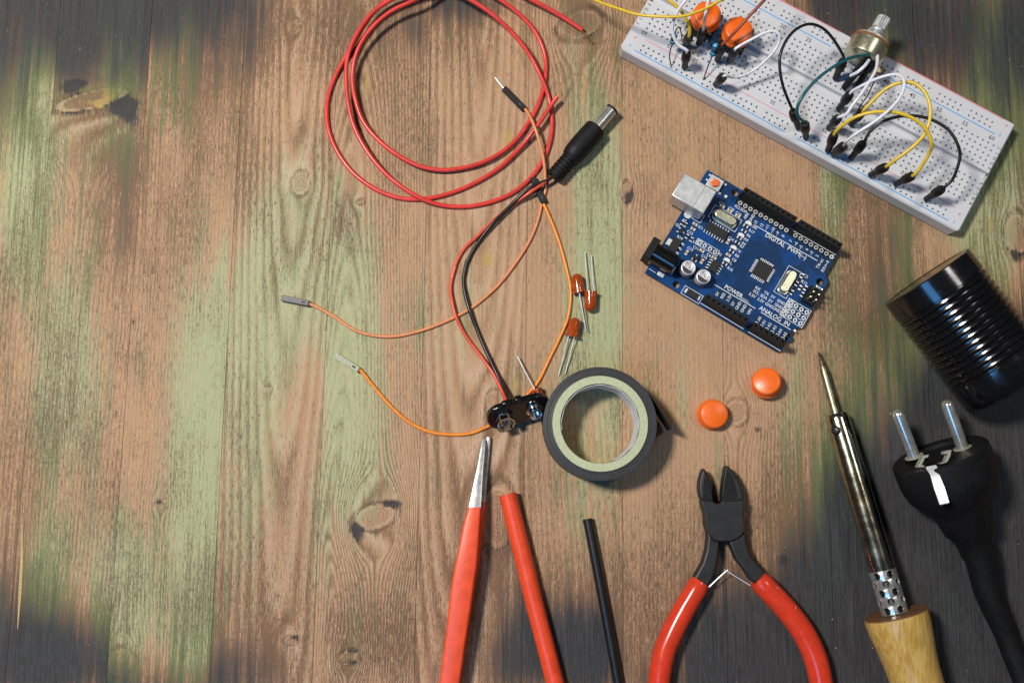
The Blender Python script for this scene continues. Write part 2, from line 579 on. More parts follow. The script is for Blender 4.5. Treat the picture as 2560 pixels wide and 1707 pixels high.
GREEN = [(300, 100, 55, 240, .55), (470, 60, 36, 160, .4), (90, 260, 50, 220, .5), (2215, 40, 45, 220, .5), (2480, 150, 60, 260, .5), (2540, 330, 80, 110, .5), (2060, 1270, 36, 320, .55), (2260, 950, 60, 160, .4), (480, 1560, 60, 170, .5), (330, 1500, 80, 160, .4), (240, 1400, 90, 160, .35), (100, 1440, 60, 130, .4), (2370, 1500, 14, 300, .6), (2440, 1450, 10, 300, .6), (420, 240, 40, 160, .3), (1490, 560, 80, 420, .50, 7), (1450, 1250, 60, 200, .22, 7), (745, 640, 90, 200, .42, 4), (640, 900, 110, 420, .40, 4), (870, 900, 90, 420, .46, 5), (2075, 520, 40, 260, .55, 10), (2150, 1150, 60, 300, .45, 10), (480, 1150, 60, 400, .35, 3), (545, 900, 30, 400, .35, 3), (190, 880, 90, 300, .36, 2), (60, 500, 90, 300, .35, 1), (1150, 860, 60, 160, .22, 6), (2450, 450, 90, 300, .4, 11), (1985, 1150, 50, 300, .30, 9), (700, 700, 130, 260, .34), (620, 1000, 110, 330, .36), (760, 560, 70, 160, .35), (870, 700, 70, 260, .38), (880, 1040, 60, 220, .40), (900, 1200, 90, 120, .26), (1500, 480, 60, 260, .46), (1470, 820, 70, 220, .36), (1530, 900, 30, 300, .3),
         (1060, 830, 90, 180, .16), (60, 480, 90, 260, .38), (140, 900, 70, 220, .36), (190, 400, 60, 200, .22), (300, 160, 70, 180, .34), (110, 1200, 70, 300, .30), (480, 1250, 70, 260, .36), (480, 850, 50, 200, .22), (330, 1500, 80, 160, .26), (600, 1400, 80, 180, .28),
         (2480, 560, 90, 180, .45), (2440, 380, 100, 160, .40), (2260, 650, 50, 160, .34), (2190, 900, 80, 200, .22), (2080, 470, 30, 160, .5), (2000, 900, 60, 200, .10), (2080, 1250, 50, 220, .34), (1700, 960, 30, 160, .24), (2320, 900, 80, 140, .2), (2210, 40, 60, 160, .3), (2520, 250, 80, 220, .34),
         (1480, 1260, 80, 160, .14), (1380, 960, 60, 160, .14), (790, 1400, 34, 260, .30), (1750, 1250, 40, 160, .14), (240, 1000, 60, 200, .10)]
BROWN = [(235, 250, 80, 26, .75), (620, 120, 140, 130, .22), (40, 760, 120, 160, .22), (820, 60, 160, 110, .22), (1560, 120, 90, 120, .2), (1960, 1290, 90, 130, .3), (2180, 880, 110, 200, .26), (1560, 1520, 120, 130, .28), (900, 1600, 200, 110, .26), (480, 1480, 160, 110, .25), (1840, 1250, 120, 110, .2), (2440, 700, 120, 140, .2), (1150, 1450, 110, 160, .2), (40, 1180, 140, 170, .26), (330, 380, 120, 260, .28), (560, 300, 90, 240, .20), (450, 560, 90, 200, .18), (830, 100, 90, 160, .26), (1000, 220, 110, 200, .20), (1130, 60, 100, 90, .3), (1250, 1400, 100, 180, .34), (1420, 1500, 110, 140, .24), (1720, 1400, 120, 200, .24), (1640, 480, 60, 60, .2), (2160, 560, 90, 200, .34), (2180, 760, 100, 160, .26),  # browner wood; patches near the edges paint a vignette into the tone
         (2010, 1160, 90, 160, .24), (1660, 1600, 100, 120, .3), (1000, 1580, 120, 140, .16), (860, 560, 36, 60, .45), (450, 180, 90, 120, .35), (2050, 700, 60, 160, .16), (260, 1350, 90, 160, .12), (1250, 560, 40, 80, .2), (1180, 330, 120, 140, .08)]
PALE = [(740, 250, 80, 260, .35), (1240, 300, 120, 200, .22), (1280, 780, 200, 260, .18), (1700, 700, 160, 260, .20), (1500, 1180, 160, 180, .08), (1870, 1000, 120, 200, .25), (820, 1000, 160, 300, .25), (1180, 700, 110, 220, .2), (640, 760, 120, 200, .2), (1780, 1180, 90, 120, .2)]
GOLD = [(215, 256, 50, 12, .5), (273, 235, 16, 18, 1.1), (300, 215, 18, 8, .9), (250, 262, 14, 12, .9), (1290, 1110 - 150, 14, 40, .7), (1217, 1545, 18, 24, .6), (918, 210, 10, 60, .7), (1270, 350, 20, 60, .7), (1220, 650, 24, 34, .7), (1408, 130, 10, 24, .5), (2478, 560, 12, 26, .7), (1252, 430, 26, 40, .4)]
BLACK = [(175, 218, 30, 22, 1.1), (205, 208, 22, 10, .8), (300, 272, 34, 22, 1.15), (322, 256, 26, 16, 1.0), (330, 300, 26, 30, .7), (190, 284, 40, 9, .7), (980, 1258, 34, 12, 1.0), (888, 1322, 22, 18, .9), (900, 1345, 18, 22, .7), (1003, 1315, 24, 12, .35), (1572, 494, 14, 20, 1.0), (398, 1255, 12, 8, .9), (735, 1592, 13, 7, 1.0),
         (880, 1625, 18, 8, .9), (880, 1655, 20, 10, .8), (1893, 1074, 14, 10, .8), (1862, 1082, 8, 16, .6), (1855, 990, 20, 8, .4), (334, 805, 5, 5, 1.2), (2540, 640, 16, 26, .8), (1960, 1400, 26, 20, .7), (1240, 1290, 26, 60, .35), (1475, 100, 20, 30, .5)]


def gsum(px, py, L, plank=None):
    r = np.zeros_like(px)
    for t in L:
        x, y, a, b, v = t[:5]
        if len(t) > 5 and plank is not None and t[5] != plank:
            continue
        r += v * np.exp(-((px - x) / a) ** 2 - ((py - y) / b) ** 2)
    return r


rng = np.random.RandomState(11)


def waves(x, y, fx, fy, n=7):
    r = np.zeros_like(x)
    for i in range(n):
        r += np.sin(x * rng.uniform(.3, 1) * fx * rng.choice([-1, 1]) + y * rng.uniform(.3, 1) * fy + rng.uniform(0, 6.28))
    return r / math.sqrt(n)


# per board: pith offset across, depth below the surface at y=0, depth change per mm, ring pitch
FIG = {2: (60, 20, .02, 1.6, .45), 3: (-50, 15, .02, 1.5, .35), 4: (5, 13, -.045, 2.6, .9), 5: (-12, 9, .060, 1.15, .8), 6: (1, 13, -.085, 3.2, 1.0), 7: (45, 30, -.05, 1.9, .45), 8: (60, 30, .0, 1.7, .4), 9: (58, 20, .01, 1.6, .45), 10: (-60, 25, 0, 1.5, .5), 11: (50, 22, .02, 1.6, .5)}

table = MB()
table.box(((joints[0] + joints[-1]) / 2, (Y0 + Y1) / 2, -26.0), (joints[-1] - joints[0] - 2, Y1 - Y0 - 2, 12))
table_top = table.build('table_top', 'brown_board', None, kind='structure')

for i in range(len(joints) - 1):
    xa, xb = joints[i] + .085, joints[i + 1] - .085
    nx, ny = 41, 440
    gx = np.linspace(xa, xb, nx)
    gy = np.linspace(Y0, Y1, ny)
    X, Y = np.meshgrid(gx, gy)
    xs = X.ravel()
    ys = Y.ravel()
    wx = xs + .014 * ys
    P3 = np.stack([wx, ys, np.zeros_like(xs)], 1)
    px, py = proj(P3)
    pith, dep, sl, pitch, rs0 = FIG.get(i, (rng.uniform(35, 60) * rng.choice([-1, 1]), rng.uniform(14, 28), rng.uniform(-.03, .03), rng.uniform(1.5, 2.0), .45))
    xm = (xa + xb) / 2
    q = xs - xm
    depth = dep + sl * ys + 1.6 * waves(q, ys, .03, .028) + .35 * waves(q, ys, .15, .09)
    qq = q.copy()
    kn = np.zeros_like(q)
    kr = np.zeros_like(q)
    kd = np.zeros_like(q)
    tk = np.zeros_like(q)
    rsv = np.full_like(q, rs0)
    for (kx, ky, ra, rb, dk) in KNOTS:
        c = U(kx, ky)
        cx = xw(c) - xm
        if abs(cx) > (xb - xa) / 2 + ra or dk == 0:
            continue
        dx, dy = q - cx, ys - c.y
        if ra > 7 and rb < 7:                 # branch knot lies across the board
            dyr = dy - .22 * dx
        else:
            dyr = dy
        rho2 = (dx / ra) ** 2 + (dyr / rb) ** 2
        far = ra * 1.25
        e2 = (dx ** 2 + (dy * .62) ** 2)
        qq = cx + (qq - cx) * (1 - np.minimum(.96, far ** 2 / np.maximum(e2, 1e-3)) * np.exp(-e2 / (ra * 5) ** 2))
        depth += 1.1 * ra * .45 * np.exp(-(dx / (ra * 2.2)) ** 2 - (dy / (rb * 3.2)) ** 2)
        rho = np.sqrt(rho2)
        mk = np.clip((1.12 - rho) / .24, 0, 1)
        kn = np.maximum(kn, mk * dk)
        kd = np.maximum(kd, np.exp(-((rho - 1.04) / .08) ** 2) * (.35 + .35 * dk))
        tk += (.55 * np.exp(-((rho - 1.22) / .14) ** 2) - 1.1 * np.exp(-((rho - .88) / .07) ** 2)) * min(1, ra / 2.5)
        rsv += .7 * np.exp(-(dx / (ra * 3)) ** 2 - (dy / (rb * 5)) ** 2)
        kr = np.where(mk > .5, rho * max(ra, rb) / 1.7 + .25, kr)
    rsv *= 1 - .75 * np.clip(kn / .4, 0, 1)
    ringv = np.sqrt((qq - pith) ** 2 + depth ** 2) / pitch
    ringv = np.where(kn > .2, np.where(kr > 0, kr, ringv), ringv)
    jy = rng.uniform(-70, 70)
    dark = gsum(px, py + jy * np.sign(853 - py), [(x_, y_, a_ * 1.2, b_ * 1.35, v_ * .95) for x_, y_, a_, b_, v_ in DARK]) + .05 * rng.randn() - .03
    green = .20 + gsum(px, py, GREEN, i) + .04 * rng.randn()
    tone = .30 + gsum(px, py, BROWN, i) - gsum(px, py, PALE, i) + .07 * rng.randn() + tk
    gold = gsum(px, py, GOLD)
    black = gsum(px, py, BLACK) + kd
    vs = [(a, b, 0.0) for a, b in zip(wx, ys)]
    rise = .035 * rng.randn()
    n = nx * ny
    fs = []
    for a in range(ny - 1):
        for b in range(nx - 1):
            k0 = a * nx + b
            fs.append((k0, k0 + 1, k0 + nx + 1, k0 + nx))
    # rim: a tiny eased edge, then straight sides
    bo = [b for b in range(nx)] + [a * nx + nx - 1 for a in range(1, ny)] + [(ny - 1) * nx + b for b in range(nx - 2, -1, -1)] + [a * nx for a in range(ny - 2, 0, -1)]
    lo = []
    for k0 in bo:
        v = vs[k0]
        lo.append((v[0] + (.06 if v[0] - .014 * v[1] > xm else -.06), v[1], -20.0))
    o1 = len(vs)
    vs = [(v[0], v[1], v[2] + rise - .012) for v in vs] + lo
    m = len(bo)
    for j in range(m):
        fs.append((bo[(j + 1) % m], bo[j], o1 + j, o1 + (j + 1) % m))
    fs.append(tuple(o1 + j for j in range(m))[::-1])
    me = bpy.data.meshes.new('plank')
    me.from_pydata([(v[0] * S, v[1] * S, v[2] * S) for v in vs], [], fs)
    me.materials.append(M['wood'])
    pad = np.zeros(len(lo))
    cat = lambda arr: np.concatenate([arr, pad])
    A = np.stack([cat(dark), cat(green), cat(tone), cat(rsv)], 1).astype(np.float32)
    B = np.stack([cat(ringv), cat(kn), cat(gold), cat(black)], 1).astype(np.float32)
    for nm, arr in (('stain', A), ('figure', B)):
        at = me.attributes.new(nm, 'FLOAT_COLOR', 'POINT')
        at.data.foreach_set('color', arr.ravel())
    me.update()
    o = bpy.data.objects.new('plank', me)
    COL.objects.link(o)
    o.parent = table_top

# bare scratch in the dark board at the lower left
b = MB()
pts = [U(55, 1305, 0), U(54, 1400, 0), U(50, 1480, 0), U(44, 1572, 0)]
wd = [.15, .55, .62, .12]
L, Rr = [], []
for p, w_ in zip(pts, wd):
    L.append((p.x - w_, p.y, .03))
    Rr.append((p.x + w_, p.y, .03))
b.prism(L + Rr[::-1], .0, .05)
b.build('bare_scratch', mat('bare_pine', (.50, .33, .12), .6, scale=1.5, var=.3), table_top)

# ------------------------------------------------------------------ breadboard
BBA = -.523
BBL = Vector((57.975, 135.077, 0))
BBM = Matrix.Translation(BBL) @ Matrix.Rotation(BBA, 4, 'Z')
BBI = BBM.inverted()
ZB = 8.5


def lb(p):
    return BBI @ Vector(p)


bb = thing('breadboard', 'large white solderless breadboard with numbered rows and jumper wires plugged in', 'breadboard', BBL, BBA)
cols = [2.54 * k for k in range(62)]
rows = [2.25 + 2.54 * k for k in range(5)] + [20.05 + 2.54 * k for k in range(5)]
rails = [-7.95, -5.45, 36.95, 39.4]
railcols = [2.54 * k for k in range(1, 60) if k % 6 != 0]
H = .41
X0, X1, V0, V1 = -6.1, 159.0, -11.6, 43.6
xb_ = sorted([X0 + .6, X1 - .6] + [c + s * H for c in cols for s in (-1, 1)])
yb_ = sorted([V0 + .6, V1 - .6, 14.2, 18.1] + [r + s * H for r in rows + rails for s in (-1, 1)])
rowset = {round(r - H, 3) for r in rows}
railset = {round(r - H, 3) for r in rails}
colset = {round(c - H, 3) for c in cols}
rcset = {round(c - H, 3) for c in railcols}
body, holes = MB(), MB()
gi = {}


def gv(i, j):
    if (i, j) not in gi:
        gi[(i, j)] = len(body.v)
        body.v.append(Vector((xb_[i], yb_[j], ZB)))
    return gi[(i, j)]


for i in range(len(xb_) - 1):
    for j in range(len(yb_) - 1):
        rx, ry = round(xb_[i], 3), round(yb_[j], 3)
        hole = (ry in rowset and rx in colset) or (ry in railset and rx in rcset)
        chan = abs(yb_[j] - 14.2) < 1e-6
        x0, x1, y0, y1 = xb_[i], xb_[i + 1], yb_[j], yb_[j + 1]
        if hole or chan:
            d = ZB - (2.2 if hole else 2.6)
            tgt = holes if hole else body
            vs = [(x0, y0, ZB), (x1, y0, ZB), (x1, y1, ZB), (x0, y1, ZB), (x0, y0, d), (x1, y0, d), (x1, y1, d), (x0, y1, d)]
            if hole:
                holes.add(vs, [(0, 4, 5, 1), (1, 5, 6, 2), (2, 6, 7, 3), (3, 7, 4, 0)], 0)
                holes.add(vs[4:], [(0, 1, 2, 3)], 1)
            else:
                body.add(vs, [(0, 4, 5, 1), (2, 6, 7, 3), (4, 5, 6, 7)], 0)
        else:
            body.f.append((gv(i, j), gv(i + 1, j), gv(i + 1, j + 1), gv(i, j + 1)))
            body.mi.append(0)


def rim(x0, x1, y0, y1, z, c):
    return [(x0 + c, y0, z), (x1 - c, y0, z), (x1, y0 + c, z), (x1, y1 - c, z), (x1 - c, y1, z), (x0 + c, y1, z), (x0, y1 - c, z), (x0, y0 + c, z)]


ra_ = rim(X0 + .6, X1 - .6, V0 + .6, V1 - .6, ZB, 0.02)
body.loft([rim(X0, X1, V0, V1, 1.0, 1.6), rim(X0, X1, V0, V1, ZB - .6, 1.6), ra_], 0, cap=False)
body.build('body', 'white_abs', bb)
holes.build('contact_holes', ['white_abs', 'hole_dark'], bb, kind='stuff')
f_ = MB()
f_.loft([rim(X0 + .3, X1 - .3, V0 + .3, V1 - .3, 0.0, 1.6), rim(X0 + .3, X1 - .3, V0 + .3, V1 - .3, 1.05, 1.6)])
f_.build('foam_backing', 'foam', bb)
for u, v, w_, h_ in ((X1, 31.5, 1.0, 3.2), (X1, 16.2, .9, 2.4), (X1, 1.5, 1.0, 3.2)):
    q_ = MB()
    q_.box((u - .05, v, 4.4), (w_, h_, 5.6))
    q_.build('key_tab', 'white_abs', bb, bevel=.25)
ZT = ZB + .03
pr = MB()
LW = .55
pr.line((0, -9.25), (74.2, -9.25), LW, ZT, 1)
pr.line((80.1, -9.25), (152.8, -9.25), LW, ZT, 1)
pr.line((2, -2.6), (74.2, -2.6), LW * .7, ZT, 2)
pr.line((80.1, -2.6), (153, -2.6), LW * .7, ZT, 2)
pr.line((0, 35.05), (73.5, 35.05), LW, ZT, 1)
pr.line((80, 35.05), (153, 35.05), LW, ZT, 1)
pr.line((2, 42.95), (74, 42.95), LW, ZT, 2)
pr.line((80, 42.95), (153.6, 42.95), LW, ZT, 2)
for n_ in (60, 55, 50, 45, 40, 35, 30, 25, 20, 15, 10, 5, 0):
    pr.text(str(n_), 2.55, 152.4 - 2.54 * n_, 0, ZT, math.pi, 0)
    if n_:
        pr.text(str(n_), 2.75, 2.54 * n_ + .3, 32.77, ZT, 0, 0)
for k_, ch in enumerate('ABCDE'):
    pr.text(ch, 2.2, 158.0 - .3, rows[k_], ZT, R(150), 0)
for k_, ch in enumerate('FGHIJ'):
    pr.text(ch, 2.2, 158.0 - .3, rows[5 + k_], ZT, R(-90), 0)
    pr.text(ch, 2.2, -4.6, rows[4 - k_], ZT, R(-90), 0)
for k_, ch in enumerate('ABCDE'):
    pr.text(ch, 2.2, -4.6, rows[9 - k_], ZT, R(-90), 0)
pr.text('+', 3.2, 155.7, -4.55, ZT, 0, 3)
pr.text('+', 3.2, 155.8, 40.77, ZT, 0, 3)
pr.text('+', 3.2, -2.45, -4.13, ZT, 0, 3)
pr.text('+', 3.2, -2.45, 40.77, ZT, 0, 3)
for u, v in ((155.2, -8.6), (155.3, 35.8), (-2.6, -8.2), (-2.6, 35.8)):
    pr.line((u, v - .8), (u, v + .8), .45, ZT, 1)
pr.build('printed_marks', ['ink_black', 'ink_blue', 'ink_red', 'ink_orange'], bb)


def snap(p):
    """nearest contact hole of the breadboard to a world point"""
    q = lb(p)
    best = min([(c, r) for r in rows for c in cols] + [(c, r) for r in rails for c in railcols], key=lambda t: (t[0] - q.x) ** 2 + (t[1] - q.y) ** 2)
    return BBM @ Vector((best[0], best[1], ZB))


def connector(mb, p, q):
    """moulded end of a jumper from its tip p up to the cable end q"""
    l = (Vector(q) - Vector(p)).length
    mb.axis(p, q, [(.8, 0), (1.35, .25), (1.42, l * .44), (1.50, l * .48), (1.98, l * .53), (2.05, l * .72), (1.95, l * .92), (1.5, l)], 14)


JG = 'jumper wires plugged into the breadboard'


def jumper(label, mname, pts, ends, r=.66, rise=10.0, zt=22.0, zpts=None):
    """pts: way points given as crop function and pixel pairs; ends: [(tip, top)] connectors at start and end (None for off the picture)"""
    tips = []
    for e in ends:
        if e:
            fn, tip, top = e
            a = fn(*tip, ZB + 1.2)
            s_ = snap(a)
            dlt = (s_ - a)
            dlt.z = 0
            if dlt.length > 1.4:
                dlt *= 1.4 / dlt.length
            c = fn(*top, zt)
            tips.append((Vector((a.x, a.y, ZB + 1.0)), c))
        else:
            tips.append(None)
    n = len(pts)
    W_ = []
    for k, (fn, x, y) in enumerate(pts):
        t = k / max(1, n - 1)
        z = zpts[k] if zpts else zt - 1.0 + rise * math.sin(math.pi * t) ** .8
        W_.append(fn(x, y, z))
    base = tips[0][0] if tips[0] else (tips[1][0] if tips[1] else W_[n // 2])
    t_ = thing('jumper_wire', label, 'jumper wire', (base.x, base.y, ZB), 0, JG)
    for tp in tips:
        if tp:
            c = MB()
            connector(c, tp[0], tp[1])
            c.build('connector', 'black_plastic', t_, world=True)
            c = MB()
            d_ = (tp[1] - tp[0]).normalized()
            c.tube([tp[0] + d_ * .4, tp[0] - Vector((0, 0, 2.6))], .32, 6)
            c.build('pin', 'tin', t_, world=True)
    path = list(W_)
    if tips[0]:
        d_ = (tips[0][1] - tips[0][0]).normalized()
        path = [tips[0][1] - d_ * 1.0, tips[0][1] + d_ * 1.2] + path[1:]
    if tips[1]:
        d_ = (tips[1][1] - tips[1][0]).normalized()
        path = path[:-1] + [tips[1][1] + d_ * 1.2, tips[1][1] - d_ * 1.0]
    c = MB()
    c.tube(smooth_path(path, 1.2), r, 10)
    c.build('wire', mname, t_, world=True)
    return t_


A_, B_, C_ = za, zb, zc
jumper('long yellow wire sagging over the top left corner of the breadboard, past the orange buttons', 'yellow_pvc',
       [(A_, -500, -160), (A_, -200, 20), (A_, 0, 92), (A_, 250, 168), (A_, 500, 190), (A_, 750, 186), (A_, 900, 145), (A_, 1050, 80), (A_, 1200, -5), (A_, 1330, -100)], [None, None], .62,
       zpts=[16, 21, 25, 29, 32, 34, 35, 35, 35, 34])
jumper('yellow wire plugged in beside the white one, left of the two orange buttons', 'yellow_pvc',
       [(A_, 830, 420), (A_, 832, 320), (A_, 785, 205), (A_, 700, 90), (A_, 580, -10), (A_, 420, -120)], [(A_, (785, 505), (826, 415)), None], .72, zpts=[22, 26, 29, 31, 32, 30])
jumper('white wire curving down to a black connector between the 60 and 50 marks', 'white_pvc',
       [(A_, 800, 605), (A_, 705, 510), (A_, 650, 410), (A_, 636, 320), (A_, 662, 200), (A_, 722, 90), (A_, 800, -10), (A_, 900, -120)], [(A_, (775, 765), (800, 592)), None], .68, zpts=[22, 24, 26, 28, 31, 34, 36, 36])
jumper('white wire standing over the middle of the upper orange button', 'white_pvc',
       [(A_, 985, 345), (A_, 992, 300), (A_, 1012, 170), (A_, 1045, 0), (A_, 1085, -160)], [(A_, (935, 495), (985, 345)), None], .68, zpts=[23, 25, 30, 34, 36])
jumper('brown wire crossing the lower orange button', 'brown_pvc',
       [(A_, 1200, 515), (A_, 1240, 470), (A_, 1335, 375), (A_, 1500, 190), (A_, 1680, 0), (A_, 1840, -170)], [(A_, (1145, 680), (1200, 515)), None], .66, zpts=[22.5, 24, 27, 31, 34, 34])
jumper('looped white wire running out from under the lower orange button to a nearby rail', 'white_pvc',
       [(A_, 1350, 560), (A_, 1400, 520), (A_, 1500, 465), (A_, 1650, 390), (A_, 1760, 352), (A_, 1838, 385), (A_, 1840, 480), (A_, 1780, 590), (A_, 1680, 695), (A_, 1560, 795), (A_, 1440, 855), (A_, 1320, 875), (A_, 1225, 875)],
       [(A_, (1285, 690), (1345, 565)), (A_, (1125, 955), (1215, 865))], .62, zpts=[22, 23, 25, 27, 28, 28, 26, 24, 21, 18, 17, 18, 20], zt=21)
jumper('black wire arching high from the potentiometer over the 20 and 25 marks', 'black_pvc',
       [(B_, 745, 545), (B_, 665, 370), (B_, 560, 255), (B_, 440, 217), (B_, 320, 265), (B_, 230, 370), (B_, 180, 500), (B_, 177, 620), (B_, 205, 770), (B_, 250, 890), (B_, 295, 985)],
       [(B_, (672, 700), (742, 540)), (B_, (345, 1140), (292, 990))], .62, rise=16)
jumper('dark teal wire arching from the potentiometer down to the 25 mark', 'teal_pvc',
       [(B_, 975, 520), (B_, 905, 500), (B_, 800, 520), (B_, 650, 600), (B_, 500, 715), (B_, 385, 850), (B_, 332, 960), (B_, 340, 1040), (B_, 390, 1110)],
       [(B_, (745, 790), (965, 520)), (B_, (410, 1225), (398, 1100))], .66, rise=12, zt=23)
jumper('short pale blue white wire between the black connectors under the potentiometer', 'white_pvc',
       [(B_, 970, 540), (B_, 930, 592), (B_, 870, 645), (B_, 808, 676)], [None, None], .70, zpts=[27, 29, 28, 24])
jumper('white wire descending from the right side of the potentiometer', 'white_pvc',
       [(B_, 1035, 500), (B_, 1045, 560), (B_, 1030, 630), (B_, 980, 720), (B_, 900, 840), (B_, 820, 945), (B_, 760, 1030), (B_, 690, 1060)],
       [(B_, (870, 760), (1030, 505)), (B_, (615, 1140), (700, 1050))], .70, rise=9, zt=23)
jumper('white wire with the wide loop past the 40 mark', 'white_pvc',
       [(B_, 805, 845), (B_, 900, 770), (B_, 1050, 700), (B_, 1200, 665), (B_, 1268, 690), (B_, 1285, 765), (B_, 1240, 880), (B_, 1130, 1000), (B_, 1000, 1100), (B_, 860, 1190), (B_, 770, 1260), (B_, 750, 1310)],
       [(B_, (700, 975), (805, 835)), (B_, (655, 1380), (750, 1295))], .68, rise=19)
jumper('yellow wire forming the upper loop, passing the 45 mark', 'yellow_pvc',
       [(B_, 915, 995), (B_, 1000, 905), (B_, 1120, 795), (B_, 1250, 738), (B_, 1370, 742), (B_, 1460, 815), (B_, 1512, 930), (B_, 1510, 1080), (B_, 1450, 1220), (B_, 1330, 1335), (B_, 1200, 1430), (B_, 1115, 1492)],
       [(B_, (815, 1110), (910, 1000)), (B_, (985, 1560), (1125, 1485))], .74, rise=14)
jumper('yellow wire forming the lower loop, ending beside the 10 mark', 'yellow_pvc',
       [(B_, 655, 1215), (B_, 720, 1130), (B_, 820, 1060), (B_, 950, 1012), (B_, 1100, 996), (B_, 1250, 1012), (B_, 1400, 1080), (B_, 1495, 1180), (B_, 1530, 1290), (C_, 1515, 420), (C_, 1450, 540), (C_, 1350, 650)],
       [(B_, (605, 1345), (662, 1200)), (C_, (1210, 715), (1360, 640))], .74, rise=17)
jumper('black wire in the big half circle nearest the end marked 0', 'black_pvc',
       [(B_, 920, 1285), (B_, 975, 1180), (B_, 1080, 1092), (B_, 1230, 1042), (B_, 1400, 1035), (B_, 1560, 1082), (B_, 1690, 1170), (B_, 1765, 1300), (C_, 1782, 460), (C_, 1755, 580), (C_, 1710, 680), (C_, 1630, 750)],
       [(B_, (812, 1410), (920, 1275)), (C_, (1480, 850), (1625, 755))], .66, rise=12)

# ---- push buttons with orange caps standing in the breadboard
btn0 = None


def cap_geo(mb):
    mb.lathe([(6.35, 0), (6.45, .25), (6.45, 1.35), (6.30, 1.6), (5.95, 2.0), (5.85, 5.1), (5.6, 5.6), (5.1, 5.85), (0, 5.9)], 40)


def button_at(p, label):
    global btn0
    q = lb(p)
    loc = BBM @ Vector((q.x, q.y, ZB))
    if btn0 is None:
        t_ = thing('push_button', label, 'push button', loc, BBA, 'orange capped push buttons in the breadboard')
        c = MB()
        c.box((0, 0, 3.9), (12, 12, 5.6))
        c.build('switch_body', 'dull_black', t_, bevel=.4)
        for sx in (-1, 1):
            for sy in (-1, 1):
                c = MB()
                c.box((sx * 5.0, sy * 6.15, 2.0), (1.0, .3, 4.6))
                c.build('leg', 'tin', t_)
        for sx in (-1, 1):
            for sy in (-1, 1):
                c = MB()
                c.lathe([(.7, 6.7), (.7, 7.2), (.3, 7.3)], 10, T=Matrix.Translation((sx * 4.7, sy * 4.7, 0)))
                c.build('rivet', 'grey_plastic', t_)
        c = MB()
        c.lathe([(3.4, 6.7), (3.4, 8.3)], 20)
        c.build('plunger', 'dull_black', t_)
        c = MB()
        cap_geo(c)
        for v in c.v:
            v.z += 7.0
        c.build('button_cap', 'orange_cap', t_)
        btn0 = t_
        return t_
    return dup(btn0, loc, BBA, label)


button_at(za(1037, 155, ZB + 12.9), 'upper orange capped push button with a white wire standing over it')
button_at(za(1392, 330, ZB + 12.9), 'lower orange capped push button with a brown wire crossing it')

# ---- resistors in the breadboard


def resistor(label, p, q, lead_a, lead_b, mname, bands, r=1.25, name='resistor'):
    """p, q: body ends; leads continue through lead_a and lead_b points"""
    t_ = thing(name, label, 'resistor', (p.x, p.y, ZB), 0, 'resistors in the breadboard')
    l = (q - p).length
    c = MB()
    c.axis(p, q, [(.3, 0), (r * .85, .12 * l), (r * 1.12, .2 * l), (r * 1.1, .27 * l), (r * .88, .33 * l), (r * .88, .67 * l), (r * 1.1, .73 * l), (r * 1.12, .8 * l), (r * .85, .88 * l), (.3, l)], 18)
    c.build('resistor_body', mname, t_, world=True)
    d = (q - p).normalized()
    for s0, bm in bands:
        c = MB()
        k = 1.14 if (s0 < .29 or s0 > .71) else .93
        c.axis(p + d * (s0 * l - .28), q, [(r * k * .9, 0), (r * k, .02), (r * k, .54), (r * k * .9, .56)], 18)
        c.build('colour_band', bm, t_, world=True)
    for pts in ([p + d * .3] + lead_a, [q - d * .3] + lead_b):
        c = MB()
        c.tube(smooth_path(pts, .7), .27, 6)
        c.build('lead', 'dark_metal', t_, world=True)


BD = [(.24, 'band_dark'), (.40, 'band_dark'), (.50, 'band_dark'), (.60, 'band_dark'), (.76, 'band_dark')]
resistor('small blue banded resistor left of the yellow and white wires', za(632, 515, 15), za(668, 372, 19), [za(622, 540, 14.5), za(604, 640, 13), za(612, 700, 11), za(622, 755, ZB - 1)],
         [za(680, 342, 20), za(708, 306, 21), za(735, 372, 18), za(745, 440, 13), za(752, 480, ZB - 1)], 'blue_body', BD)
resistor('larger blue banded resistor leaning beside the lower orange button', za(1080, 650, 15), za(1138, 490, 20), [za(1072, 675, 14.5), za(1040, 750, 13), za(1012, 830, 11), za(978, 930, ZB - 1)],
         [za(1150, 465, 21), za(1165, 435, 21.5), za(1185, 445, 18), za(1190, 480, ZB - 1)], 'blue_body', BD)
resistor('small tan resistor with a long thin lead, right below the potentiometer', zb(1035, 672, 16), zb(1070, 610, 20), [zb(1015, 730, 14.5), zb(960, 850, 12), zb(905, 930, 10.5), zb(862, 1000, ZB - 1)],
         [zb(1085, 600, 20), zb(1100, 625, 16), zb(1095, 660, ZB - 1)], 'tan_body', [(.24, 'band_dark'), (.42, 'ink_red'), (.55, 'band_dark'), (.76, 'brown_board')], r=1.6)

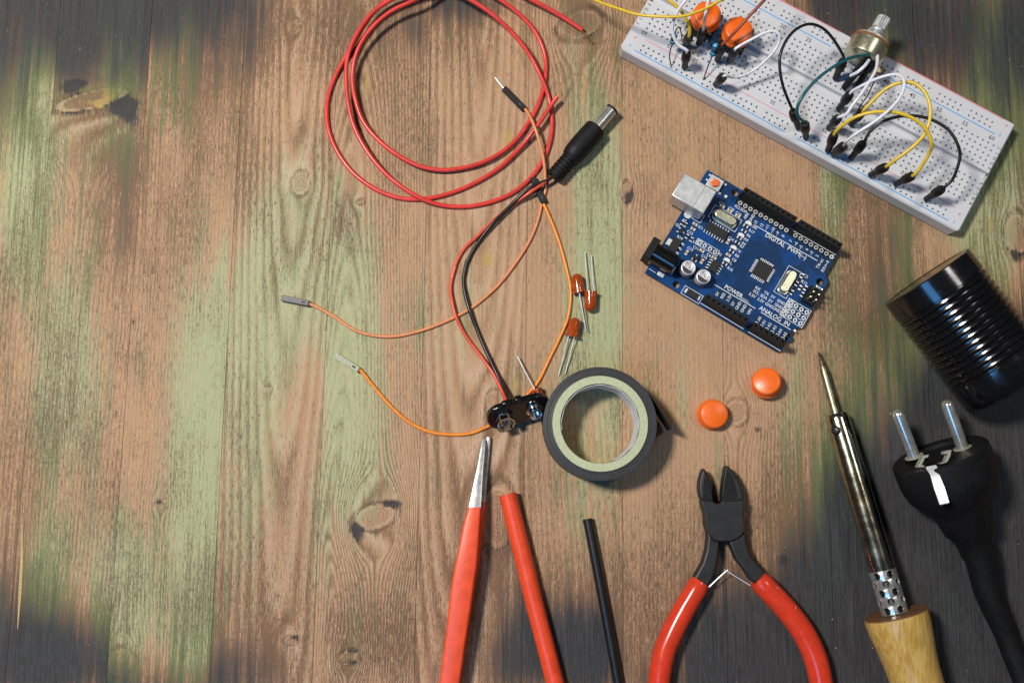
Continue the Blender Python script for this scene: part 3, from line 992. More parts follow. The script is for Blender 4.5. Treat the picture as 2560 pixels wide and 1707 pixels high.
# ---- potentiometer, shaft pointing away over the far edge of the board
pc = zb(945, 450, 19)
ql = lb(pc)
pot = thing('potentiometer', 'round metal potentiometer with knurled shaft standing on the breadboard', 'potentiometer', BBM @ Vector((ql.x, ql.y, ZB)), BBA)
PT = Matrix.Translation((0, 0, 10.4)) @ Matrix.Rotation(R(4), 4, 'X') @ Matrix.Rotation(R(-90), 4, 'X')      # local z -> board +v
c = MB()
c.lathe([(7.2, -4.4), (8.0, -3.9), (8.15, -3.2), (8.15, 2.3), (8.3, 2.3), (8.3, 2.7)], 36, T=PT)
c.build('metal_can', 'gold', pot)
c = MB()
c.lathe([(8.35, 2.7), (8.35, 4.0)], 36, T=PT)
c.box((0, 7.0, 3.35), (13, 9, 1.25), T=PT)
c.build('phenolic_base', 'brown_board', pot)
c = MB()
c.lathe([(7.6, 4.0), (7.6, 5.0), (5.0, 5.3), (3.9, 5.4)], 30, T=PT)
c.build('front_plate', 'brushed', pot)
c = MB()
prof = [(3.5, 5.2)]
for k_ in range(7):
    prof += [(3.5, 5.5 + k_ * .55), (3.15, 5.78 + k_ * .55)]
c.lathe(prof + [(3.3, 9.4)], 24, T=PT)
c.build('threaded_bushing', 'brushed', pot)
c = MB()
n_ = 36
ring_ = lambda z, k: [((2.95 if i % 2 else k) * math.cos(2 * math.pi * i / n_), (2.95 if i % 2 else k) * math.sin(2 * math.pi * i / n_), z) for i in range(n_)]
c.lathe([(2.9, 9.3), (2.9, 10.2), (2.4, 10.25), (2.4, 10.7)], 24, T=PT)
c.loft([ring_(10.7, 2.6), ring_(16.0, 2.6), [(x * .9, y * .9, 16.3) for x, y, z in ring_(16.3, 2.6)]], T=PT)
c.build('knurled_shaft', 'brushed', pot, sharp=20)
for sx in (-5, 0, 5):
    c = MB()
    c.box((sx, 3.2, 3.0), (1.1, .4, 8.0))
    c.build('terminal', 'tin', pot)

# ------------------------------------------------------------------ microcontroller board
ABA = -.551
ABL = Vector((56.892, 29.267, 0))
ABM = Matrix.Translation(ABL) @ Matrix.Rotation(ABA, 4, 'Z')
ABI = ABM.inverted()
ZP = 3.5
board = thing('circuit_board', 'blue microcontroller board with white lettering, black pin headers and silver USB socket', 'circuit board', ABL, ABA)


def d4(x, y, z=ZP):
    p = ABI @ zd(x, y, z)
    return p.x, p.y


def d5(x, y, z=ZP):
    p = ABI @ ze(x, y, z)
    return p.x, p.y


outline = [(0, 0), (64.5, 0), (66.1, 1.6), (66.1, 12.2), (68.6, 14.8), (68.6, 37.4), (66.1, 40), (66.1, 51.7), (64.5, 53.3), (0, 53.3)]
HOLES = [(14, 2.5), (15.3, 50.8), (66.1 - .2, 7.6), (66.1 - .4, 35.6)]


def holed_plate(poly, holes_, z0, z1):
    cu = bpy.data.curves.new('plate', 'CURVE')
    cu.dimensions = '2D'
    cu.fill_mode = 'BOTH'
    cu.extrude = (z1 - z0) / 2
    loops = [poly] + [[(hx + 1.6 * math.cos(2 * math.pi * i / 20), hy + 1.6 * math.sin(2 * math.pi * i / 20)) for i in range(20)] for hx, hy in holes_]
    for lp in loops:
        sp_ = cu.splines.new('POLY')
        sp_.points.add(len(lp) - 1)
        for p_, q_ in zip(sp_.points, lp):
            p_.co = (q_[0], q_[1], 0, 1)
        sp_.use_cyclic_u = True
    ob = bpy.data.objects.new('plate', cu)
    me = bpy.data.meshes.new_from_object(ob)
    mb = MB()
    mb.add([v.co + Vector((0, 0, (z0 + z1) / 2)) for v in me.vertices], [tuple(p.vertices) for p in me.polygons])
    bpy.data.objects.remove(ob)
    bpy.data.curves.remove(cu)
    bpy.data.meshes.remove(me)
    return mb


po = holed_plate(outline, HOLES, ZP - 1.6, ZP).build('board', 'pcb', board)
# solder stubs underneath carry the board
for hx, hy in ((20, 50.8), (60, 50.8), (30, 2.5), (60, 2.5), (5, 34)):
    c = MB()
    c.lathe([(.3, 0), (.8, 1.2), (.9, 1.95)], 8, T=Matrix.Translation((hx, hy, 0)))
    c.build('solder_stub', 'tin', board)

# sockets


def header(xa, n, y, z0=ZP, h=8.5):
    w = 2.5
    x0, x1 = xa - 1.27, xa + (n - 1) * 2.54 + 1.27
    hs = .42
    xb = sorted([x0, x1] + [xa + i * 2.54 + s * hs for i in range(n) for s in (-1, 1)])
    yb = [y - w / 2, y - hs, y + hs, y + w / 2]
    t = MB()
    top = z0 + h
    for i in range(len(xb) - 1):
        for j in range(3):
            a0, a1, b0, b1 = xb[i], xb[i + 1], yb[j], yb[j + 1]
            if j == 1 and i % 2 == 1:
                vs = [(a0, b0, top), (a1, b0, top), (a1, b1, top), (a0, b1, top), (a0, b0, top - 3), (a1, b0, top - 3), (a1, b1, top - 3), (a0, b1, top - 3)]
                t.add(vs, [(0, 4, 5, 1), (1, 5, 6, 2), (2, 6, 7, 3), (3, 7, 4, 0), (4, 5, 6, 7)])
            else:
                t.add([(a0, b0, top), (a1, b0, top), (a1, b1, top), (a0, b1, top)], [(0, 1, 2, 3)])
    a, b_ = yb[0], yb[3]
    vs = [(x0, a, z0), (x1, a, z0), (x1, b_, z0), (x0, b_, z0), (x0, a, top), (x1, a, top), (x1, b_, top), (x0, b_, top)]
    t.add(vs, [(0, 1, 5, 4), (1, 2, 6, 5), (2, 3, 7, 6), (3, 0, 4, 7), (3, 2, 1, 0)])
    t.build('pin_header', 'dull_black', board)


header(18.8, 10, 50.8)
header(45.72, 8, 50.8)
header(27.94, 8, 2.54)
header(50.8, 6, 2.54)

# USB socket, reset button, power jack
u = [d4(x, y, 14.3) for x, y in ((535, 55), (885, 255), (735, 500), (380, 295))]
ux0, ux1 = (u[0][0] + u[3][0]) / 2, (u[1][0] + u[2][0]) / 2
uy0, uy1 = (u[2][1] + u[3][1]) / 2, (u[0][1] + u[1][1]) / 2
c = MB()
c.box(((ux0 + ux1) / 2, (uy0 + uy1) / 2, (14.3 + ZP) / 2), (ux1 - ux0, uy1 - uy0, 14.3 - ZP))
usb = c.build('usb_socket', 'brushed', board, bevel=.45)
c = MB()
sx_ = ux0 + (ux1 - ux0) * .66
c.box((sx_, (uy0 + uy1) / 2, 14.3), (.14, uy1 - uy0 - .3, .06))
c.build('seam', 'dark_metal', usb)
c = MB()
c.box((ux0 - .01, (uy0 + uy1) / 2, 9.4), (.12, (uy1 - uy0) * .72, 7.6))
c.build('socket_opening', 'hole_dark', usb)
r_ = [d4(x, y, 5.3) for x, y in ((830, 65), (968, 150), (890, 265), (755, 180))]
rx0, rx1 = (r_[0][0] + r_[3][0]) / 2, (r_[1][0] + r_[2][0]) / 2
ry0, ry1 = (r_[2][1] + r_[3][1]) / 2, (r_[0][1] + r_[1][1]) / 2
c = MB()
c.box(((rx0 + rx1) / 2, (ry0 + ry1) / 2, (5.4 + ZP) / 2), (rx1 - rx0, ry1 - ry0, 5.4 - ZP))
rb = c.build('reset_button', 'brushed', board, bevel=.2)
kx, ky = d4(868, 160, 6.8)
c = MB()
c.lathe([(1.65, 5.4), (1.65, 6.7), (1.5, 6.85)], 24, T=Matrix.Translation((kx, ky, 0)))
c.build('plunger', 'orange_cap', rb)
for x, y in ((805, 82), (772, 132), (972, 182), (908, 278)):
    a_ = d4(x, y)
    c = MB()
    c.box((a_[0], a_[1], ZP + .15), (1.0, .8, .3))
    c.build('solder_tab', 'tin', board)
c = MB()
c.box((-2.9, 8.0, ZP + 5.2), (3.4, 9.6, 10.4))
jk = c.build('power_jack', 'dull_black', board, bevel=.3)
c = MB()
c.axis((-1.3, 8.0, ZP + 5.6), (9.6, 8.0, ZP + 5.6), [(4.4, 0), (4.4, 10.2), (3.9, 10.8)], 30)
c.box((4.0, 8.0, ZP + 2.6), (10.6, 8.2, 5.2))
c.build('jack_barrel', 'gloss_black', jk)
c = MB()
jx, jy = d4(410, 1110, 9)
c.box((jx, jy, ZP + 2.9), (.5, 3.0, 5.8))
c.build('jack_tab', 'tin', jk, bevel=.2)
c = MB()
jx, jy = d5(270, 465, 4)
c.box((jx, jy, ZP + .45), (3.2, 1.8, .9))
c.build('jack_tab', 'tin', jk, bevel=.35)
# electrolytic capacitors
zt = ZP + 6.1
for x, y in ((572, 1082), (738, 1180)):
    a_ = d4(x, y, zt)
    T_ = Matrix.Translation((a_[0], a_[1], 0))
    c = MB()
    c.lathe([(3.0, ZP + .8), (3.15, ZP + 1.2), (3.0, ZP + 1.5), (3.15, ZP + 1.9), (3.15, zt - .35), (2.95, zt - .05), (2.8, zt)], 32, T=T_)
    cp = c.build('capacitor', 'can', board)
    c = MB()
    c.prism([(a_[0] - 3.3, a_[1] - 3.3), (a_[0] + 2.3, a_[1] - 3.3), (a_[0] + 3.3, a_[1] - 2.3), (a_[0] + 3.3, a_[1] + 2.3), (a_[0] + 2.3, a_[1] + 3.3), (a_[0] - 3.3, a_[1] + 3.3)], ZP, ZP + 1.0)
    c.build('capacitor_base', 'chip', cp)
    c = MB()
    ang0 = R(190)
    pts_ = [(a_[0] + 2.72 * math.cos(ang0 + R(150) * i / 16), a_[1] + 2.72 * math.sin(ang0 + R(150) * i / 16)) for i in range(17)]
    c.add([(p[0], p[1], zt + .02) for p in pts_], [tuple(range(17))], 0)
    c.text('CK', 1.75, a_[0] - 1.1, a_[1] + .9, zt + .035, R(82), 0)
    c.text('47', 1.75, a_[0] + .45, a_[1] + .5, zt + .035, R(82), 0)
    c.text('25V', 1.75, a_[0] + 1.85, a_[1] + .15, zt + .035, R(82), 0)
    c.build('capacitor_print', 'ink_black', cp)


def stadium(cx, cy, l, w, rot, n=9):
    pts_ = []
    for s in (1, -1):
        for i in range(n):
            a = R(-90) + math.pi * i / (n - 1) if s > 0 else R(90) + math.pi * i / (n - 1)
            pts_.append((s * (l - w) / 2 + w / 2 * math.cos(a), w / 2 * math.sin(a)))
    c_, s_ = math.cos(rot), math.sin(rot)
    return [(cx + x * c_ - y * s_, cy + x * s_ + y * c_) for x, y in pts_]


for (cx, cy), rot in ((d4(978, 535, ZP + 3.6), 0.0), (d5(1668, 535, ZP + 3.6), R(90))):
    c = MB()
    c.prism(stadium(cx, cy, 11.6, 4.9, rot), ZP, ZP + .5)
    cr = c.build('crystal', 'nickel', board, bevel=.12)
    c = MB()
    c.prism(stadium(cx, cy, 10.4, 3.9, rot), ZP + .5, ZP + 3.7)
    c.build('crystal_can', 'gold', cr, bevel=.45, seg=3)


def ic(name, cx, cy, bx, by, bz, sides, leg=(.42, 1.1), pitch=1.27):
    """sides: list of (side, count)"""
    c = MB()
    c.box((cx, cy, ZP + .12 + bz / 2), (bx, by, bz))
    b_ = c.build(name, 'chip', board, bevel=.12)
    c = MB()
    for side, n in sides:
        for k in range(n):
            t = (k - (n - 1) / 2) * pitch
            for (o, h, zz, ll) in ((leg[1] * .30, .18, ZP + bz * .5, leg[1] * .6), (leg[1] * .78, .16, ZP + .12, leg[1] * .55)):
                if side in 'tb':
                    sg = 1 if side == 't' else -1
                    c.box((cx + t, cy + sg * (by / 2 + o), zz), (leg[0], ll, h))
                else:
                    sg = 1 if side == 'r' else -1
                    c.box((cx + sg * (bx / 2 + o), cy + t, zz), (ll, leg[0], h))
    c.build('legs', 'tin', b_, kind='stuff')
    return b_


ic('serial_chip', *d4(872, 690), 9.9, 3.9, 1.5, [('t', 8), ('b', 8)])
ic('processor_chip', *d4(1372, 1118), 7.0, 7.0, 1.1, [('t', 8), ('b', 8), ('l', 8), ('r', 8)], (.38, 1.15), .8)
ic('amplifier_chip', *d4(850, 1078), 3.9, 5.0, 1.4, [('l', 4), ('r', 4)], (.45, 1.2))
ic('regulator_chip', *d4(418, 845), 3.7, 6.5, 1.5, [('r', 3)], (.75, 1.5), 2.3)
a_ = d4(358, 808)
c = MB()
c.box((a_[0], a_[1], ZP + .4), (1.9, 3.0, .5))
c.build('heat_tab', 'tin', board, bevel=.1)
ic('transistor', *d4(645, 978), 2.6, 1.5, .95, [('t', 1), ('b', 2)], (.5, .8), 1.9)
ic('transistor', *d4(488, 690), 1.5, 2.6, .95, [('l', 2), ('r', 1)], (.5, .8), 1.9)
a_ = d5(612, 682)
c = MB()
c.box((a_[0], a_[1], ZP + .7), (5.4, 2.7, 1.4))
fz = c.build('fuse', 'chip', board, bevel=.15)
for s_ in (-1, 1):
    c = MB()
    c.box((a_[0] + s_ * 3.1, a_[1], ZP + .45), (.9, 2.0, .9))
    c.build('fuse_end', 'tin', fz, bevel=.1)
# programming header: block of six pins
a_ = d5(1920, 690, ZP + 2.5)
c = MB()
c.box((a_[0], a_[1], ZP + 1.25), (5.0, 7.6, 2.5))
ph = c.build('programming_header', 'dull_black', board, bevel=.15)
for ix in (-1.27, 1.27):
    for iy in (-2.54, 0, 2.54):
        c = MB()
        c.box((a_[0] + ix, a_[1] + iy, ZP + 5.2), (.64, .64, 6.0))
        c.build('pin', 'gold', ph)

# chip resistors, chip capacitors, indicator lamps
proto = {}


def chip_part(kind, x, y, rot):
    if kind not in proto:
        c = MB()
        if kind == 'indicator':
            c.box((-.85, 0, .2), (.3, 1.3, .4), 1)
            c.box((.85, 0, .2), (.3, 1.3, .4), 1)
            n = 9
            c.prism([(1.25 * math.cos(math.pi * i / n), -.55 + 1.25 * math.sin(math.pi * i / n)) for i in range(n + 1)], 0.02, .95, 0)
            ms = [M['ledw'], M['tin']]
        else:
            c.box((0, 0, .32), (.95, .95, .6), 0)
            for s_ in (-1, 1):
                c.box((s_ * .68, 0, .33), (.40, 1.0, .64), 1)
            ms = [M['chip'] if kind == 'chip_resistor' else M['capc'], M['tin']]
        o = c.build(kind, ms, board)
        proto[kind] = o
    else:
        o = proto[kind].copy()
        COL.objects.link(o)
        o.parent = board
    o.scale = (1.22, 1.22, 1.1)
    o.location = (x * S, y * S, (ZP + .03) * S)
    o.rotation_euler = (0, 0, rot)


for x, y in ((1190, 637), (1170, 690), (1122, 765), (1100, 815), (1037, 910), (962, 1045)):
    chip_part('chip_resistor', *d4(x, y), 0)
for x, y in ((500, 600), (535, 622)):
    chip_part('chip_resistor', *d4(x, y), R(90))
for x, y in ((552, 748), (600, 782)):
    chip_part('chip_resistor', *d4(x, y), R(90))
for x, y in ((640, 615), (618, 668), (715, 905), (845, 980), (1003, 950), (935, 420), (1017, 470), (1103, 525)):
    chip_part('chip_capacitor', *d4(x, y), 0)
for x, y in ((548, 925), (715, 1020), (998, 805)):
    chip_part('chip_capacitor', *d4(x, y), R(90))
for x, y in ((1802, 480), (1690, 660), (1782, 610), (1840, 612), (1803, 682), (1742, 565)):
    chip_part('chip_resistor', *d5(x, y), R(90))
for x, y in ((1220, 605), (1140, 735), (1060, 870), (985, 1005)):
    chip_part('indicator', *d4(x, y), R(5))

# lettering and drawn lines
sk = MB()
ZS = ZP + .03


def t4(s, x, y, size=1.75, rot=0):
    a = d4(x, y)
    sk.text(s, size * 1.14, a[0], a[1], ZS, R(rot), 0, sx=.95)


def t5(s, x, y, size=1.75, rot=0):
    a = d5(x, y)
    sk.text(s, size * 1.14, a[0], a[1], ZS, R(rot), 0, sx=.95)


t4('DIGITAL  PWM(~)', 1632, 855, 2.35)
for s_, x, y in (('ARE', 1200, 522), ('GND', 1262, 545), ('13', 1303, 593), ('12', 1368, 625), ('~11', 1427, 648), ('~10', 1488, 680), ('~9', 1540, 715), ('8', 1603, 742),
                 ('7', 1688, 797), ('~6', 1740, 828), ('~5', 1793, 865), ('4', 1862, 890), ('~3', 1910, 928), ('2', 1973, 957)):
    t4(s_, x, y, 1.6, 90)
t4('TX\u21921', 2002, 1040, 1.6, 90) if False else (t4('TX', 1985, 1068, 1.6, 90), t4('1', 2032, 1000, 1.6, 90))
t4('RX', 2040, 1105, 1.6, 90)
t4('0', 2088, 1022, 1.6, 90)
for x0, y0, x1, y1, rev in ((1998, 1050, 2026, 1010, 0), (2056, 1075, 2080, 1036, 1)):
    a, b_ = Vector(d4(x0, y0)), Vector(d4(x1, y1))
    sk.line(a, b_, .22, ZS)
    h_, k_ = (a, b_) if rev else (b_, a)
    d_ = (k_ - h_).normalized()
    for an in (R(38), R(-38)):
        e_ = h_ + Matrix.Rotation(an, 2) @ d_ * .75
        sk.line(h_, e_, .2, ZS)
t4('SCLSDA', 1142, 448, 1.6)
for s_, x, y in (('ON', 1285, 645), ('R17', 1258, 692), ('R6', 1226, 738), ('RX', 1198, 782), ('R9', 1172, 827), ('R7', 1152, 858), ('TX', 1117, 905), ('R8', 1097, 957), ('C8', 1068, 1002), ('L', 1036, 1042), ('R16', 1024, 1100),
                 ('C21', 935, 388), ('C20', 1036, 448), ('C16', 1116, 498), ('PT', 526, 577), ('IC1', 703, 650), ('C12', 588, 703), ('R14', 477, 760), ('C13', 590, 882), ('C11', 652, 872), ('C15', 742, 968), ('C4', 790, 950), ('X1', 912, 940), ('C14', 1030, 772)):
    t4(s_, x, y, 1.5)
t4('S1', 622, 800, 1.5, 90)
t4('Q1', 455, 625, 1.4)
t5('POWER', 1062, 648, 2.3)
for s_, x, y in (('5V', 886, 675), ('RES', 947, 695), ('3.3V', 1012, 722), ('5V', 1056, 782), ('GND', 1115, 802), ('GND', 1172, 832), ('VIN', 1236, 868)):
    t5(s_, x, y, 1.6, 90)
for s_, x, y in (('RX', 1325, 615), ('TX', 1420, 668), ('5V', 1490, 708), ('GND', 1580, 765), ('SCL', 1308, 655), ('SDA', 1390, 706), ('5V', 1463, 752), ('GND', 1553, 808), ('3.3V', 1265, 690), ('3.3V', 1357, 745), ('GND', 1450, 800), ('GND', 1530, 847)):
    t5(s_, x, y, 1.6)
t5('ANALOG  IN', 1508, 918, 2.35)
for s_, x, y in (('A0', 1345, 945), ('A1', 1395, 980), ('A2', 1455, 1012), ('A3', 1510, 1042), ('A4', 1570, 1080), ('A5', 1625, 1115)):
    t5(s_, x, y, 1.6, 90)
t5('R13', 1830, 550, 1.6)
t5('C2', 1848, 482, 1.6)
t5('ICSP', 1982, 600, 1.2)
for f_, x0, y0, x1, y1, w_ in ((d4, 1290, 622, 1975, 1010, .28), (d4, 1715, 685, 2175, 945, .22), (d5, 850, 570, 1300, 832, .28), (d5, 1360, 872, 1685, 1065, .28), (d5, 705, 775, 1170, 1055, .24), (d5, 1220, 1085, 1575, 1295, .24), (d5, 140, 400, 215, 445, .2)):
    sk.line(f_(x0, y0), f_(x1, y1), w_, ZS)
for k_ in range(6):
    a = d5(1305 + k_ * 58, 995 + k_ * 33)
    sk.ring(a[0], a[1], ZS, .62, .85)
for k_ in range(8):
    a = d5(1120 + k_ * 13, 690 + k_ * 7)
    b2 = d5(1145 + k_ * 13, 735 + k_ * 7)
    sk.line(a, b2, .08, ZS)
ms_ = MB()
ms_.add([(17.4, 46.5, ZP + .012), (65.7, 46.5, ZP + .012), (65.7, 49.6, ZP + .012), (17.4, 49.6, ZP + .012)], [(0, 1, 2, 3)])
ms_.build('header_shade_strip', 'dull_black', board)  # added dark strip standing in for the header's shaded side
pads = MB()
for k_ in range(10):
    a = (19.5 + 2.54 * k_, 47.85)
    pads.ring(a[0], a[1], ZS, .52, .95, 0, 16)
    pads.disc(a[0], a[1], ZS - .008, .54, 1)
for k_ in range(8):
    a = (46.85 + 2.54 * k_, 47.85)
    pads.ring(a[0], a[1], ZS, .52, .95, 0, 16)
    pads.disc(a[0], a[1], ZS - .008, .54, 1)
g0, g1 = Vector(d5(1685, 770)), Vector(d5(1860, 875))
g2 = Vector(d5(1615, 890))
du, dv = (g1 - g0) / 3, (g2 - g0) / 2
for r_i in range(3):
    for c_i in range(4):
        a = g0 + du * c_i + dv * r_i
        pads.ring(a.x, a.y, ZS, .5, .92, 0, 16)
        pads.disc(a.x, a.y, ZS - .008, .52, 1)
    e0 = g0 + dv * r_i
    sk.rect(e0.x - 1.2, e0.y - 1.15, e0.x + 1.2, e0.y + 1.15, .18, ZS)
sk.rect(g0.x - 1.45, g2.y - 1.4, g1.x + 1.35, g0.y + 1.4, .22, ZS)
for r_i in range(2):
    e0 = g0 + dv * (r_i + .5)
    sk.line((e0.x - 1.3, e0.y), (g1.x + 1.3, e0.y), .2, ZS)
h0, h1 = Vector(d4(690, 812)), Vector(d4(862, 915))
for c_i in range(4):
    a = h0.lerp(h1, c_i / 3)
    pads.ring(a.x, a.y, ZS, .5, .9, 0, 16)
    pads.disc(a.x, a.y, ZS - .008, .52, 1)
sk.rect(h0.x - 1.4, h0.y - 1.3, h1.x + 1.4, h0.y + 1.3, .2, ZS)
sk.rect(h0.x - 1.1, h0.y - 1.05, h0.x + 1.1, h0.y + 1.05, .16, ZS)
for x, y, r0 in ((978, 310, .65), (565, 510, 1.7)):
    a = d4(x, y)
    pads.disc(a[0], a[1], ZS, r0, 0, 18)
a = d5(1730, 1072)
pads.disc(a[0], a[1], ZS, .6, 0)
cx, cy = d4(970, 550)
sk.rect(cx - 6.6, cy - 3.0, cx + 6.6, cy + 3.0, .2, ZS)
cx, cy = d5(1650, 545)
sk.rect(cx - 3.0, cy - 6.6, cx + 3.0, cy + 6.6, .2, ZS)
cx, cy = d5(610, 682)
sk.rect(cx - 4.4, cy - 1.9, cx + 4.4, cy + 1.9, .2, ZS)
a_, b2 = d4(655, 455), d4(735, 500)
cx, cy = d4(678, 535)
sk.rect(cx - 2.0, cy - 1.9, cx + 2.0, cy + 1.9, .18, ZS)
cc = MB()
cc.box((cx, cy, ZP + .5), (2.6, 2.6, 1.0))
cc.build('fuse_chip', 'dark_metal', board, bevel=.2)
sk.build('lettering', 'silk', board)
pads.build('solder_pads', ['pad', 'hole_dark'], board, kind='stuff')

# ------------------------------------------------------------------ coil of red wire
rw = thing('red_wire', 'coil of red insulated wire in loose loops on the boards', 'wire', zf(1000, 1535, 0))
W2 = [(2025, 238, 2), (1860, 130, 3), (1640, 0, 5), (1400, -130, 8), (1050, -190, 10), (740, 0, 9), (560, 82, 8), (420, 190, 7), (320, 320, 6), (265, 455, 5), (250, 600, 4), (275, 770, 3.5), (330, 930, 3), (430, 1062, 3), (580, 1185, 2.6), (760, 1282, 2.3), (920, 1318, 2.2), (1050, 1312, 2.2), (1250, 1258, 2.2), (1420, 1160, 2.2),
      (1560, 1025, 1.8), (1680, 830, 1.2), (1728, 670, 1.0), (1742, 500, 1.0), (1718, 370, 1.4), (1650, 225, 2.6), (1530, 95, 4), (1390, -5, 6), (1150, -130, 9), (820, -110, 10)]
W1 = [(545, 0, 8), (400, 100, 7), (300, 232, 6.5), (240, 350, 6), (208, 470, 5.5), (204, 600, 5), (217, 780, 4.6), (252, 950, 4.2), (312, 1085, 4), (405, 1225, 3.8), (540, 1372, 3.4), (700, 1490, 3.2), (850, 1562, 2.0), (1000, 1592, 1.2), (1150, 1592, 1.0), (1320, 1562, 1.0), (1480, 1500, 1.0), (1620, 1385, 1.0), (1722, 1235, 1.0), (1782, 1065, 1.0), (1797, 900, 1.0),
      (1775, 765, 1.2), (1722, 625, 3.0), (1618, 430, 4.5), (1480, 250, 6.5), (1330, 105, 8.5), (1160, -5, 10), (900, -120, 10)]
W3 = [(560, -20, 5.8), (420, 90, 4.4), (300, 260, 3.5), (195, 445, 2.0), (122, 590, 1.2), (72, 740, 1.0), (57, 880, 1.0), (72, 1020, 1.0), (132, 1170, 1.0), (230, 1308, 1.0), (360, 1420, 1.0), (500, 1498, 1.0), (640, 1540, 1.0), (810, 1540, 1.0), (980, 1500, 1.0), (1180, 1420, 1.0), (1400, 1290, 1.4), (1560, 1132, 2.2), (1680, 975, 4.2), (1790, 815, 4.2), (1838, 745, 5.2)]
path = smooth_path([zf(x, y, max(z, .97)) for x, y, z in W2 + W1 + W3], 1.6)
c = MB()
c.tube([p + Vector((.22 * math.sin(i * .21) + .15 * math.sin(i * .083 + 2), .22 * math.sin(i * .17 + 1), 0)) for i, p in enumerate(path)], .97, 12)
c.build('insulation', 'red_pvc', rw, world=True)
c = MB()
for k_ in range(6):
    a, q = zf(2005, 222, 2), zf(2108 + random.uniform(-14, 10), 342 + random.uniform(-12, 8), 1.0)
    o_ = Vector((random.uniform(-.4, .4), random.uniform(-.4, .4), random.uniform(-.3, .3)))
    mid = a.lerp(q, .6) + o_ * .9
    c.tube(smooth_path([a + o_, mid, q + o_ * .5], .8), .24, 6)
c.build('copper_strands', 'copper', rw, world=True)
c = MB()
for k_ in range(2):
    c.tube(smooth_path([zf(1836, 750, 5.2), zf(1858, 680, 6.2), zf(1868 + k_ * 10, 640 - k_ * 10, 7), zf(1862 + k_ * 22, 620 + k_ * 14, 7.2)], .7), .2, 6)
c.build('copper_strands', 'copper', rw, world=True)

# ------------------------------------------------------------------ loose jumper leads on the boards


def housing(p, q, mname, parent, w=2.5):
    d = (Vector(q) - Vector(p))
    l = d.length
    x, y, d = frame_from(d)
    T = Matrix(((x.x, y.x, d.x, p[0]), (x.y, y.y, d.y, p[1]), (x.z, y.z, d.z, p[2]), (0, 0, 0, 1)))
    c = MB()
    c.box((0, 0, l / 2), (w, w, l), T=T)
    h = c.build('housing', mname, parent, bevel=.22, world=True)
    c = MB()
    c.box((0, w / 2, l * .80), (w * .34, .05, l * .13), T=T)
    c.build('latch_slot', 'hole_dark', h, world=True)
    return h


LG = 'loose jumper leads lying on the boards'
la = thing('jumper_lead', 'pale orange lead running from a black pin end to a dark grey socket end', 'jumper lead', zh(1200, 865, 0), 0, LG)
c = MB()
c.tube(smooth_path([zf(1560, 825, 1.4), zf(1592, 852, 1.6), zf(1650, 960, 5.9), zf(1700, 1110, 5.2), zf(1730, 1245, 3.4), zf(1742, 1390, 1.6), zf(1737, 1500, .8), zg(1345, 560, .7), zg(1338, 660, .7), zg(1290, 860, .7), zg(1200, 1080, .7), zg(1050, 1322, .7), zg(880, 1550, .7),
                    zh(2180, 400, .7), zh(1950, 590, .7), zh(1700, 720, .7), zh(1450, 812, .7), zh(1200, 865, .7), zh(1000, 858, .7), zh(820, 808, .8), zh(620, 680, .9), zh(450, 582, 1.1), zh(355, 542, 1.3)], 1.2), .70, 10)
c.build('wire', 'salmon_pvc', la, world=True)
housing(zf(1422, 686, 1.3), zf(1578, 846, 1.4), 'black_plastic', la)
housing(zh(98, 492, 1.3), zh(365, 545, 1.3), 'grey_plastic', la)
c = MB()
c.tube([zf(1425, 690, 1.3), zf(1355, 603, 1.2)], .34, 8)
c.build('pin', 'tin', la, world=True)
lo_ = thing('jumper_lead', 'bright orange lead curving from a black end, under the battery clip, to a drab end', 'jumper lead', zh(1200, 1500, 0), 0, LG)
c = MB()
c.tube(smooth_path([zg(1340, 590, 1.3), zg(1368, 640, 1.2), zg(1550, 1080, .75), zg(1680, 1560, .7), zj(372, 480, .7), zj(377, 640, .7), zj(342, 865, .7), zj(260, 1060, .7), zj(150, 1285, .7), zj(20, 1545, .7), zi(530, 650, .7), zi(360, 830, .7), zi(190, 918, .7), zi(90, 965, .7), zi(0, 998, .7),
                    U(1153, 1086, .7), U(1110, 1085, .7), U(1077, 1080, .7), U(1023, 1055, .7), U(980, 1018, .7), U(936, 968, .8), zh(870, 1200, 1.2), zh(835, 1180, 1.3)], 1.2), .72, 10)
c.build('wire', 'orange_pvc', lo_, world=True)
housing(zg(1232, 318, 1.35), zg(1372, 628, 1.35), 'black_plastic', lo_, 2.6)
housing(zh(622, 1050, 1.3), zh(853, 1196, 1.3), 'drab_plastic', lo_)

# ------------------------------------------------------------------ battery clip cable with barrel plug
bc = thing('battery_cable', 'red and black twin cable between a black barrel plug and a battery snap clip', 'battery cable', zi(480, 790, 0))
# barrel plug
p0, p1 = zf(2262, 842, 5.0), zf(1806, 1372, 4.0)
d = (p1 - p0).normalized()
L_ = (p1 - p0).length
body_ = MB()
sl = (zf(2135, 985, 5.0) - p0).length
prof = [(2.75, sl - .5), (4.2, sl), (4.75, sl + .6), (4.9, sl + 4), (5.0, sl + 10), (4.85, sl + 15), (4.2, sl + 17.5)]
z_ = sl + 18
while z_ < L_ - 1:
    prof += [(3.7, z_), (3.7, z_ + 1.0), (3.2, z_ + 1.15), (3.2, z_ + 1.7)]
    z_ += 1.85
prof += [(3.2, L_)]
body_.axis(p0, p1, prof, 28)
pb = body_.build('barrel_plug', 'soft_black', bc, world=True)
c = MB()
c.axis(p0, p1, [(1.2, 3.0), (1.2, .15), (2.3, .1), (2.72, .5), (2.75, sl + .3)], 28, cap=False)
c.build('metal_sleeve', 'nickel', pb, world=True)
c = MB()
c.axis(p0, p1, [(2.76, -.05), (2.85, .0), (2.85, .9), (2.76, .95)], 28, cap=False)
c.build('sleeve_collar', 'black_plastic', pb, world=True)
